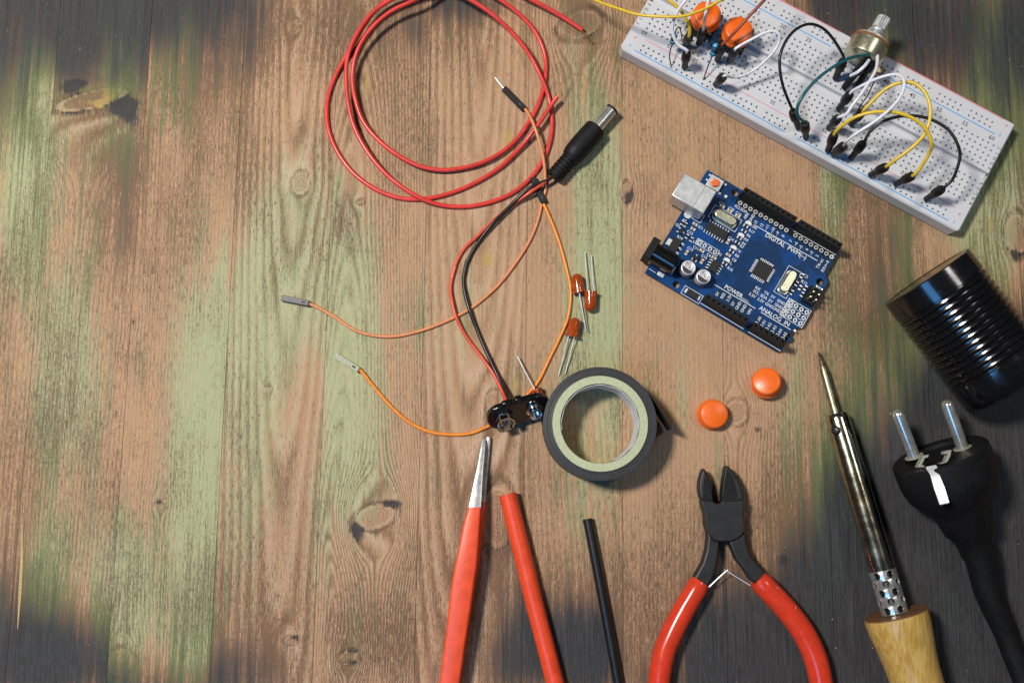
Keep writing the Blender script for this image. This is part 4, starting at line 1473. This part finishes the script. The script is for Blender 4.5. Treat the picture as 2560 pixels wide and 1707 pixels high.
x_, y_, d_ = frame_from(d)
for k_ in range(6):
    c = MB()
    q = p0 + d * (sl + 8.5 + k_ * 1.0) + Vector((-.35, .2, 0)) + Vector((0, 0, 4.86))
    c.box((0, 0, 0), (3.2, .35, .35), T=Matrix(((x_.x, d.x, 0, q.x), (x_.y, d.y, 0, q.y), (x_.z, d.z, 1, q.z), (0, 0, 0, 1))))
    c.build('grip_rib', 'dull_black', pb, world=True)
c = MB()
c.tube(smooth_path([p1 - d * 2 + Vector((.5, 0, .5)), zg(1455, 315, 4.3), zg(1330, 410, 4.3), zg(1190, 505, 4.0), zg(1060, 595, 2.2), zg(930, 690, 1.1), zg(800, 800, .8), zg(690, 900, .8), zg(540, 1050, .8), zg(400, 1180, .8), zg(285, 1390, .8), zg(232, 1560, .8),
                    zh(1800, 170, .8), zh(1752, 370, 1.0), zh(1768, 540, 1.9), zh(1810, 690, 2.1), zh(1900, 860, 1.2), zh(2050, 1062, 1.5), zh(2170, 1235, 2.5), zh(2290, 1480, 6), zi(360, 690, 8.2)], 1.2), .72, 10)
c.build('red_cable', 'red_thin', bc, world=True)
c = MB()
c.tube(smooth_path([p1 - d * 2 - Vector((.5, 0, -.3)), zg(1420, 345, 4.3), zg(1320, 385, 4.3), zg(1200, 440, 4.2), zg(1010, 610, 2.6), zg(870, 750, 2.2), zg(760, 860, 2.2), zg(600, 1060, 1.2), zg(480, 1250, .8), zg(402, 1450, .8), zg(385, 1560, .8),
                    zh(1915, 110, .8), zh(1877, 300, 1.0), zh(1892, 450, 1.6), zh(1937, 610, 2.1), zh(2000, 780, 1.4), zh(2120, 1060, 1.8), zh(2230, 1290, 3), zh(2315, 1465, 6.5), zi(385, 670, 8.6)], 1.2), .80, 10)
c.build('black_cable', 'black_pvc', bc, world=True)
# snap clip, tilted towards the lower edge
ex = (zi(780, 700, 8) - zi(190, 880, 8)).normalized()
nd = (zi(640, 870, 8) - zi(600, 760, 8)).normalized()
nn = (nd * .80 + Vector((0, 0, .60)))
nn = (nn - ex * nn.dot(ex)).normalized()
ey = nn.cross(ex)
cc_ = zi(478, 775, 8.6)
CT = Matrix(((ex.x, ey.x, nn.x, cc_.x), (ex.y, ey.y, nn.y, cc_.y), (ex.z, ey.z, nn.z, cc_.z), (0, 0, 0, 1)))
pl = []
for s_, cx in ((1, 7.2), (-1, -7.2)):
    for i in range(11):
        a = R(-100 + 20 * i) if s_ > 0 else R(80 + 20 * i)
        pl.append((cx + 6.4 * math.cos(a), 7.0 * math.sin(a)))
c = MB()
c.prism(pl, -1.6, 1.2, T=CT)
cl = c.build('clip_body', 'gloss_black', bc, bevel=.6, seg=3, world=True)
c = MB()
c.box((-3.2, 6.2, -.4), (5.0, 3.2, 2.2), T=CT)
c.box((1.4, 6.6, -.2), (3.0, 3.4, 2.6), T=CT)
c.box((-8.2, 5.4, .2), (3.6, 2.6, 1.6), T=CT)
c.build('cable_grip', 'gloss_black', cl, bevel=.5, world=True)
c = MB()
c.lathe([(3.6, 1.2), (3.6, 1.6), (2.9, 1.75), (2.75, 2.0), (2.75, 3.4), (2.95, 3.9), (2.8, 4.4), (2.4, 4.5), (2.35, 2.6), (0, 2.5)], 28, T=CT @ Matrix.Translation((6.6, -.6, 0)), cap=False)
c.build('stud_contact', 'chrome', cl, world=True)
c = MB()
n6 = 6
for k_ in range(6):
    a0, a1 = R(60 * k_ + 6), R(60 * k_ + 54)
    r0, r1 = 3.7, 4.1
    vs = [(r0 * math.cos(a0), r0 * math.sin(a0), 1.2), (r0 * math.cos(a1), r0 * math.sin(a1), 1.2), (r1 * math.cos(a1), r1 * math.sin(a1), 4.2), (r1 * math.cos(a0), r1 * math.sin(a0), 4.2)]
    vi = [(x * .86, y * .86, z) for x, y, z in vs]
    c.add(vs + vi, [(0, 1, 2, 3), (7, 6, 5, 4), (3, 2, 6, 7), (0, 3, 7, 4), (1, 5, 6, 2)], 0, CT @ Matrix.Translation((-6.4, -.9, 0)))
c.lathe([(3.9, 1.2), (3.9, 1.5), (.1, 1.55)], 12, T=CT @ Matrix.Translation((-6.4, -.9, 0)))
c.build('socket_contact', 'chrome', cl, world=True, sharp=20)

# ------------------------------------------------------------------ red indicator lamps lying loose
led0 = None


def led_at(base, tip, label, leads, z=2.75, only_one=False):
    """base, tip: centres of flange and dome on the photograph; leads: world points where the wire ends stop"""
    b_, t_ = Vector(base), Vector(tip)
    d = (t_ - b_).normalized()
    th = thing('red_led', label, 'LED', (b_.x, b_.y, 0), 0, 'loose red LEDs')
    c = MB()
    prof = [(2.95, 0), (2.95, .9), (2.5, 1.0), (2.5, 6.0)] + [(2.5 * math.cos(R(a)), 6.0 + 2.5 * math.sin(R(a))) for a in (15, 30, 45, 60, 75, 88)]
    c.axis(b_, t_, prof, 26)
    ln = c.build('lens', 'lens_red', th, world=True)
    x, y, d = frame_from(d)
    side = x if not only_one else y
    e0_, e1_ = Vector(leads[0]), Vector(leads[1])
    if (e0_ - e1_).dot(side) > 0:
        leads = [leads[1], leads[0]]
    for k_, s_ in enumerate((-1, 1)):
        c = MB()
        o_ = side * (1.27 * s_)
        e_ = leads[k_]
        c.tube([b_ + o_ + d * 2.6, b_ + o_ - d * .4, Vector(e_)], .27, 6)
        c.build('lead', 'tin', th, world=True)
    c = MB()
    c.axis(b_ - x * 1.0 + d * 2.6, b_ - x * 1.0 + d * 4.6, [(.5, 0), (1.0, 1.6), (.85, 2.0)], 12)
    c.build('anvil', 'steel', th, world=True)
    c = MB()
    c.axis(b_ + x * 1.2 + d * 2.6, b_ + x * 1.2 + d * 4.6, [(.35, 0), (.45, 1.8)], 8)
    c.build('post', 'steel', th, world=True)
    return th


led_at(zj(470, 578, 2.95), zj(438, 365, 2.95), 'red LED touching the orange lead, one bright wire pointing down', [zj(548, 995, .6), zj(544, 990, 3.2)], only_one=True)
led_at(zj(593, 566, 2.95), zj(588, 790, 2.95), 'red LED upside down, its two straight legs pointing up', [zj(603, 168, 1.2), zj(535, 135, 1.2)])
led_at(zj(385, 1055, 2.95), zj(437, 848, 2.95), 'red LED beneath the other two, both legs splayed down left', [zj(246, 1475, .8), zj(318, 1455, .8)])
led_at(U(1337, 975, 2.95), U(1352, 1005, 2.95), 'red LED half hidden behind the battery clip, leg across the orange lead', [U(1293, 891, 3.0), U(1296, 893, .4)], only_one=True)

# ------------------------------------------------------------------ roll of black tape
tc = zi(1322, 900, 17.5)
ZTOP = 17.5
rt = thing('tape_roll', 'roll of black insulating tape with a pale green grey core, loose end sticking out', 'tape roll', (tc.x, tc.y, 0))
c = MB()
prof = [(19.4, ZTOP - .1)]
for k_ in range(5):
    r0 = 19.4 + k_ * .72
    prof += [(r0 + .1, ZTOP - .012 * (k_ % 3)), (r0 + .66, ZTOP - .012 * (k_ % 3)), (r0 + .71, ZTOP - .03)]
prof += [(22.9, ZTOP - .15), (23.0, ZTOP - .5), (23.0, .3), (22.8, 0), (19.4, 0)]
c.lathe(prof, 96, cap=False)
c.build('wound_tape', 'tape', rt)
c = MB()
c.lathe([(16.0, 0.2), (16.0, ZTOP - .3), (16.2, ZTOP + .12), (19.3, ZTOP + .12), (19.42, ZTOP - .2), (19.42, .2)], 96, cap=False)
c.build('core', 'card', rt)
c = MB()
pts_ = []
for k_ in range(60):
    a = R(-70 + 360 * .72 * k_ / 59)
    r0 = 15.55 + .25 * math.sin(k_ * .9) * .5
    pts_.append((r0 * math.cos(a), r0 * math.sin(a)))
ring2 = [[(x, y, .3), (x * 1.012, y * 1.012, .3), (x * 1.012, y * 1.012, ZTOP - .5 + .25 * math.sin(i * 1.3)), (x, y, ZTOP - .5 + .25 * math.sin(i * 1.3))] for i, (x, y) in enumerate(pts_)]
c.loft(ring2)
c.build('paper_lining', 'paper', rt)
# loose end leaves the roll on its right side
c = MB()
a0 = R(40)
st = Vector((23.0 * math.cos(a0), 23.0 * math.sin(a0), 0))
e1 = (zi(2040, 965, 9) - Vector((tc.x, tc.y, 0)))
e1.z = 0
pth = [Vector((23.05 * math.cos(R(58)), 23.05 * math.sin(R(58)), 0)), st, st.lerp(e1, .35) + Vector((.5, .3, 0)), st.lerp(e1, .7) + Vector((.3, .2, 0)), e1]
pth = smooth_path(pth, 1.0)
rings = []
for i, p in enumerate(pth):
    t2 = (pth[min(i + 1, len(pth) - 1)] - pth[max(i - 1, 0)]).normalized()
    nrm = Vector((-t2.y, t2.x, 0)) * .09
    f_ = i / (len(pth) - 1)
    zt_, zb_ = ZTOP - .4 - 2.5 * f_ * f_, .3 + 1.5 * f_ * f_
    rings.append([(p.x - nrm.x, p.y - nrm.y, zb_), (p.x + nrm.x, p.y + nrm.y, zb_), (p.x + nrm.x, p.y + nrm.y, zt_), (p.x - nrm.x, p.y - nrm.y, zt_)])
c.loft(rings)
c.build('loose_end', 'tape', rt)

# ------------------------------------------------------------------ loose orange caps
cg = 'loose orange button caps'
bl_ = zp(478, 946, 0)
cap0 = thing('button_cap', 'orange button cap standing flat beside the wood knot', 'button cap', (bl_.x, bl_.y, 0), 0, cg)
c = MB()
cap_geo(c)
for v in c.v:
    v.z += .05
c.build('cap_shell', 'orange_cap', cap0)
c = MB()
c.box((0, 0, .6), (4, 4, 1.2))
c.build('stem_socket', 'orange_cap', cap0)
br = zp(1288, 492, 0)
rot_ = Matrix.Rotation(R(17), 3, Vector((-.55, -.83, 0)).normalized())
dup(cap0, (br.x, br.y, 1.95), 0, 'orange button cap tipped on its edge, between the board and the soldering iron tip', rot=rot_)

# ------------------------------------------------------------------ tweezers
tw = thing('tweezers', 'steel tipped tweezers with a red coated grip', 'tweezers', zk(200, 1100, 0))


def strip(stations, th_, mname, name, fn=zk):
    rings = []
    for (y, xl, xr, z) in stations:
        a, b_ = fn(xl, y, z), fn(xr, y, z)
        w = (b_ - a)
        e = min(.35, w.length * .18) if th_ < 2.5 else min(1.0, w.length * .16)
        u_ = w.normalized()
        Z_ = Vector((0, 0, 1))
        rings.append([a + Z_ * -e, a + u_ * e * .3 - Z_ * e * .3, a + u_ * e, b_ - u_ * e, b_ - u_ * e * .3 - Z_ * e * .3, b_ - Z_ * e, b_ - Z_ * (th_ - e), b_ - u_ * e - Z_ * th_, a + u_ * e - Z_ * th_, a - Z_ * (th_ - e)])
    rings = [r[::-1] for r in rings]
    c = MB()
    c.loft(rings)
    return c.build(name, mname, tw, world=True, sharp=50)


strip([(88, 353, 372, 3.6), (96, 348, 375, 3.8), (150, 339, 372, 4.8), (260, 320, 361, 6.4), (400, 290, 353, 8.2), (515, 266, 346, 9.4)], 1.6, 'steel', 'upper_tip')
strip([(78, 384, 400, 2.0), (86, 379, 404, 2.0), (130, 376, 402, 2.0), (300, 356, 386, 2.2), (478, 330, 372, 2.6)], 1.6, 'steel', 'lower_tip')
strip([(503, 265, 344, 9.9), (520, 261, 344, 10.1), (600, 238, 339, 10.8), (720, 214, 331, 11.4), (850, 187, 321, 11.6), (960, 168, 304, 11.5), (1090, 151, 287, 11.3), (1250, 134, 262, 11.0), (1450, 109, 233, 10.6), (1600, 86, 210, 10.2), (1720, 70, 190, 10)], 4.2, 'red_coat', 'upper_grip')
strip([(470, 328, 374, 3.6), (490, 322, 374, 4.0), (600, 300, 360, 4.4), (720, 270, 346, 4.6), (850, 240, 333, 4.8), (1000, 205, 306, 5), (1250, 150, 268, 5.2), (1450, 120, 238, 5.4), (1600, 95, 214, 5.4), (1720, 78, 193, 5.4)], 4.6, 'red_coat', 'lower_grip')

# ------------------------------------------------------------------ shrink tubes
rs = thing('shrink_tube', 'thick glossy red plastic tube next to the tweezers', 'tube', zk(560, 640, 0), 0, 'shrink tubes')
path = smooth_path([zk(x, y, 3.7) for x, y in ((507, 424), (560, 640), (612, 850), (668, 1080), (726, 1300), (795, 1568), (845, 1760))], 2.0)
c = MB()
c.tube(path, 3.7, 28, cap=False, flat=.96)
d_ = (path[1] - path[0]).normalized()
c.axis(path[0] - d_ * .01, path[1], [(3.7, 0), (3.25, .02), (3.2, 4.0), (.1, 4.2)], 28, cap=False)
c.build('tube', 'red_shrink', rs, world=True)
bs = thing('shrink_tube', 'thin black plastic tube between the tweezers and the cutters', 'tube', zk(1035, 800, 0), 0, 'shrink tubes')
path = smooth_path([zk(x, y, 2.1) for x, y in ((990, 574), (1035, 800), (1084, 1060), (1125, 1280), (1165, 1500), (1200, 1700))], 2.0)
c = MB()
c.tube(path, 2.05, 18, cap=False)
d_ = (path[1] - path[0]).normalized()
c.axis(path[0] - d_ * .01, path[1], [(2.05, 0), (1.65, .02), (1.6, 3), (.1, 3.2)], 18, cap=False)
c.build('tube', 'black_shrink', bs, world=True)

# ------------------------------------------------------------------ diagonal cutters
dc = thing('diagonal_cutters', 'diagonal cutting pliers with black jaws open and red dipped handles', 'pliers', zl(620, 480, 0))


def plate(poly, z0, z1, mname, name, bev=.8):
    q = [zl(x, y, z1) for x, y in poly]
    c = MB()
    c.prism([(p.x, p.y) for p in q], z0, z1)
    return c.build(name, mname, dc, bevel=bev, world=True, seg=3)


plate([(480, 128), (463, 165), (449, 215), (446, 262), (452, 315), (466, 352), (505, 362), (548, 360), (541, 315), (530, 262), (516, 205), (500, 158)], 1.4, 7.6, 'cutter', 'jaw', 1.0)
plate([(626, 110), (650, 124), (682, 160), (712, 205), (736, 260), (749, 318), (751, 350), (690, 362), (600, 356), (600, 310), (605, 255), (612, 190)], 1.4, 7.6, 'cutter', 'jaw', 1.0)
plate([(484, 165), (474, 215), (470, 280), (474, 340), (540, 345), (532, 290), (518, 225), (502, 180)], 7.4, 7.85, 'blade', 'cutting_bevel', .2)
plate([(632, 135), (650, 160), (672, 200), (690, 250), (702, 310), (700, 340), (606, 338), (607, 290), (614, 215)], 7.4, 7.85, 'blade', 'cutting_bevel', .2)
plate([(466, 350), (478, 395), (490, 440), (494, 520), (512, 570), (545, 612), (580, 622), (650, 622), (700, 605), (738, 575), (757, 540), (748, 490), (744, 440), (750, 395), (751, 345), (690, 352), (602, 350), (598, 366), (570, 372), (552, 366), (545, 354)], 1.0, 8.8, 'cutter', 'pivot_head', .9)
plate([(497, 515), (503, 600), (494, 680), (470, 762), (425, 842), (396, 892), (428, 912), (512, 925), (535, 880), (568, 800), (582, 710), (588, 620), (545, 605)], 1.6, 7.4, 'cutter', 'arm', 1.2)
plate([(645, 615), (664, 670), (690, 738), (742, 803), (800, 890), (850, 905), (905, 862), (868, 800), (800, 722), (770, 650), (757, 555), (735, 570)], 1.6, 7.4, 'cutter', 'arm', 1.2)


def grip(pts_, rr, name='handle'):
    P = smooth_path([zl(x, y, 5.3) for x, y in pts_], 1.5)
    n = len(P)
    r_ = [rr * (1 + .05 * math.sin(i / n * 3)) for i in range(n)]
    r_[0], r_[1] = rr * .86, rr * .96
    c = MB()
    c.tube(P, r_, 26)
    return c.build(name, 'red_grip', dc, world=True)


grip([(458, 888), (400, 985), (332, 1103), (268, 1230), (217, 1355), (190, 1480), (180, 1575), (178, 1700)], 4.35)
grip([(838, 872), (930, 966), (1038, 1085), (1130, 1208), (1196, 1330), (1238, 1450), (1262, 1570), (1280, 1700)], 4.55)
c = MB()
c.tube(smooth_path([zl(505, 935, 5.4), zl(570, 872, 6.2), zl(626, 822, 6.6)], 1.0) + [zl(640, 812, 6.7)], .27, 8)
c.tube([zl(616, 812, 6.9), zl(640, 824, 6.9), zl(700, 860, 6.2), zl(790, 915, 5.2)], .27, 8)
c.build('return_spring', 'tin', dc, world=True)

# ------------------------------------------------------------------ soldering iron
si = thing('soldering_iron', 'soldering iron with bare metal barrel and pale wooden handle', 'soldering iron', U(2236, 1533, 0))
tip, frn, jun = U(2047, 880, 2.4), U(2090, 1036, 5.6), U(2238, 1533, 13.2)
ax = (jun - frn).normalized()
c = MB()
lt = (frn - tip).length + 3
c.axis(tip, frn, [(.15, 0), (.45, .3), (1.5, 7.5), (1.72, 9.0), (1.75, lt)], 20)
c.build('tip', 'iron_tip', si, world=True)
Lb = (jun - frn).length
perf0 = Lb - 17.2
c = MB()
c.axis(frn, jun, [(2.0, -.2), (4.2, -.15), (4.7, .4), (4.9, 2.0), (5.0, 10), (5.25, perf0)], 36, cap=False)
bar = c.build('barrel', 'iron_tube', si, world=True)
# perforated sleeve: real round holes in staggered rows
c = MB()
x, y, d = frame_from(ax)
rc, rowh, nseg, hr = 5.25, 3.44, 6, 1.45
for row in range(5):
    for k_ in range(nseg):
        a_c = (k_ + (row % 2) * .5) * 2 * math.pi / nseg + R(20)
        zc0 = perf0 + rowh * (row + .5)
        da = math.pi / nseg
        outer, inner, deep = [], [], []
        for j in range(16):
            an = 2 * math.pi * j / 16
            cx_, sy_ = math.cos(an), math.sin(an)
            k2 = 1 / max(abs(cx_), abs(sy_))
            oa, oz = a_c + cx_ * k2 * da, zc0 + sy_ * k2 * rowh / 2
            ia, iz = a_c + cx_ * hr / rc, zc0 + sy_ * hr
            pt = lambda a, z, r: frn + d * z + (x * math.cos(a) + y * math.sin(a)) * r
            outer.append(pt(oa, oz, rc))
            inner.append(pt(ia, iz, rc + .10))
            deep.append(pt(ia, iz, rc - .7))
        n = 16
        c.add(outer + inner + deep, [(j, (j + 1) % n, n + (j + 1) % n, n + j) for j in range(n)] + [(n + j, n + (j + 1) % n, 2 * n + (j + 1) % n, 2 * n + j) for j in range(n)])
c.build('vented_sleeve', 'nickel', bar, world=True, sharp=60)
c = MB()
c.axis(frn, jun, [(3.4, perf0 - 2), (3.4, Lb)], 20)
c.build('heater_core', 'dark_metal', bar, world=True)
c = MB()
sp = zm(490, 880, 12.0)
sb_ = frn + ax * 6.5
sd = Vector((-.62, -.1, .78)).normalized()
c.axis(sb_ + sd * 4.3, sb_ + sd * 8, [(1.9, 0), (1.95, 1.0), (1.5, 1.6), (.6, 1.85), (.1, 1.85)], 20)
c.build('screw', 'dark_metal', si, world=True)
c = MB()
hd = (U(2285, 1690, 12.5) - jun)
hd.z = .3
hd = hd.normalized()
j2 = jun - hd * .5
c.axis(j2, j2 + hd, [(5.3, .4), (9.5, 0), (11.9, .3), (12.4, .9)], 44, cap=False)
c.build('scorched_rim', mat('scorched_wood', (.17, .075, .03), .5), si, world=True)
c = MB()
c.axis(j2, j2 + hd, [(12.35, .75), (12.5, 1.6), (12.45, 5), (11.8, 10), (10.9, 16), (10.3, 22), (10.1, 28), (10.3, 36), (11.2, 48), (11.6, 60), (10, 66)], 44)
c.build('handle', 'birch', si, world=True)

# ------------------------------------------------------------------ mains plug with its cable
mp = thing('mains_plug', 'black two pin mains plug with round silver pins and earth strip', 'power plug', zm(1590, 1330, 0))
f0 = zm(1520, 1150, 19.3)
bk = zm(1895, 1990, 17.0)
pa = (f0 - bk)
pa.z = 6.5
pa = pa.normalized()                                  # direction the pins point
sx_ = Vector((pa.y, -pa.x, 0)).normalized()           # across, pin to pin
tz = sx_.cross(pa)
PM = Matrix(((sx_.x, tz.x, pa.x, f0.x), (sx_.y, tz.y, pa.y, f0.y), (sx_.z, tz.z, pa.z, f0.z), (0, 0, 0, 1)))
c = MB()
c.lathe([(0, -1.5), (13, -1.5), (13.2, 0), (18.2, 0), (18.9, -.6), (19.1, -4), (18.9, -11), (17.5, -16), (13.5, -21), (10.8, -26), (9.6, -33), (7.0, -36), (6.6, -44)], 48, T=PM)
c.build('plug_body', 'soft_black', mp, world=True)
for s_, bpx, tpx in ((-1, (1272, 1172), (1108, 745)), (1, (1748, 1088), (1592, 650))):
    b0, t0 = zm(*bpx, 19.4), zm(*tpx, 22.6)
    dd = (t0 - b0).normalized()
    ll = (t0 - b0).length + 1.3
    c = MB()
    c.axis(b0 - dd * 1.0, t0, [(2.4, 0), (2.4, ll - 1.6)] + [(2.4 * math.cos(R(a)), ll - 1.6 + 2.4 * math.sin(R(a))) for a in (20, 40, 60, 75, 88)], 26)
    pn = c.build('pin', 'nickel', mp, world=True)
    c = MB()
    c.axis(b0 - dd * .6, t0, [(2.5, 0), (3.7, .1), (3.7, .5), (2.5, .7)], 26, cap=False)
    c.build('pin_collar', 'plug_grey', pn, world=True)
# earth strip along the top
ea, eb = zm(1448, 1270, 34.0), zn(1250, 190, 37.5)
c = MB()
dd = (eb - ea).normalized()
wv = Vector((dd.y, -dd.x, 0)).normalized()
le = (eb - ea).length


def est(t, w, dz):
    p = ea + dd * (le * t) + Vector((0, 0, dz))
    return [p - wv * w, p + wv * w, p + wv * w - Vector((0, 0, .6)), p - wv * w - Vector((0, 0, .6))]


c.loft([est(0, 2.0, -.8), est(.06, 2.1, -.4), est(.2, 1.6, 0), est(.3, 1.75, .1), est(.6, 2.05, .0), est(.97, 1.9, -.4), est(1.0, 1.5, -1.2)])
c.build('earth_strip', 'tin', mp, world=True, bevel=.1)
c = MB()
zf_ = 34.5
for poly in ([(1312, 1285), (1368, 1170), (1425, 1158), (1412, 1190), (1385, 1195), (1352, 1260), (1382, 1268), (1376, 1285)], [(1530, 1248), (1588, 1225), (1612, 1150), (1572, 1158), (1580, 1125), (1645, 1112), (1632, 1180), (1602, 1235), (1550, 1252)]):
    q = [zm(x, y, zf_) for x, y in poly]
    c.prism([(p.x, p.y) for p in q], zf_ - 3.5, zf_)
c.build('earth_bracket', 'plug_grey', mp, world=True, bevel=.25)
c = MB()
cs = f0 - pa * 40
path = smooth_path([cs + pa * 2, cs - pa * 6, U(2470, 1480, 8.5), U(2512, 1580, 6), U(2546, 1665, 5), U(2585, 1760, 5)], 2)
n = len(path)
c.tube(path, [6.4 - 2.0 * min(1, i / (n * .55)) for i in range(n)], 18)
c.build('cable', 'soft_black', mp, world=True)

# ------------------------------------------------------------------ ribbed black cylinder
e0 = zo(485, 412, 19.6)
e1 = zo(485 + .61 * 800, 412 + .79 * 800, 19.6)
ad = (e1 - e0).normalized()
rcy = thing('ribbed_cylinder', 'glossy black ribbed plastic cylinder lying on its side at the right edge', 'cylinder', (e0.x, e0.y, 0))
c = MB()
prof = [(0, .25), (16.6, .25), (17.0, 0), (19.1, 0), (19.5, .4), (19.55, 9.0)]
z_ = 9.2
while z_ < 42:
    prof += [(18.75, z_ + .15), (18.75, z_ + .75), (19.5, z_ + 1.05), (19.68, z_ + 1.65), (19.5, z_ + 2.3)]
    z_ += 2.75
prof += [(18.8, z_ + .2), (18.8, z_ + .8), (19.55, z_ + 1.1), (19.6, z_ + 7.5), (19.2, z_ + 10), (17.6, z_ + 12.4), (15, z_ + 13.6), (0, z_ + 14)]
c.axis(e0, e1, prof, 72)
c.build('cylinder_body', 'gloss_black', rcy, world=True, sharp=28)

# sawdust and grit scattered over the boards
c = MB()
rs_ = random.Random(3)
for k_ in range(420):
    p = U(rs_.uniform(-40, 2600), rs_.uniform(-30, 1740), 0)
    s_ = rs_.uniform(.07, .2)
    a = rs_.uniform(0, 3.14)
    ll = s_ * rs_.uniform(1, 4)
    T_ = Matrix.Translation((p.x, p.y, .06)) @ Matrix.Rotation(a, 4, 'Z')
    c.box((0, 0, 0), (ll, s_, s_ * .6), 0 if rs_.random() < .6 else 1, T_)
g_ = c.build('dust', [mat('pale_dust', (.62, .55, .42), .8, bump=0), mat('dark_dust', (.06, .05, .04), .8, bump=0)], None, kind='stuff')
g_['label'], g_['category'] = 'fine grit and splinters scattered over the boards', 'dust'
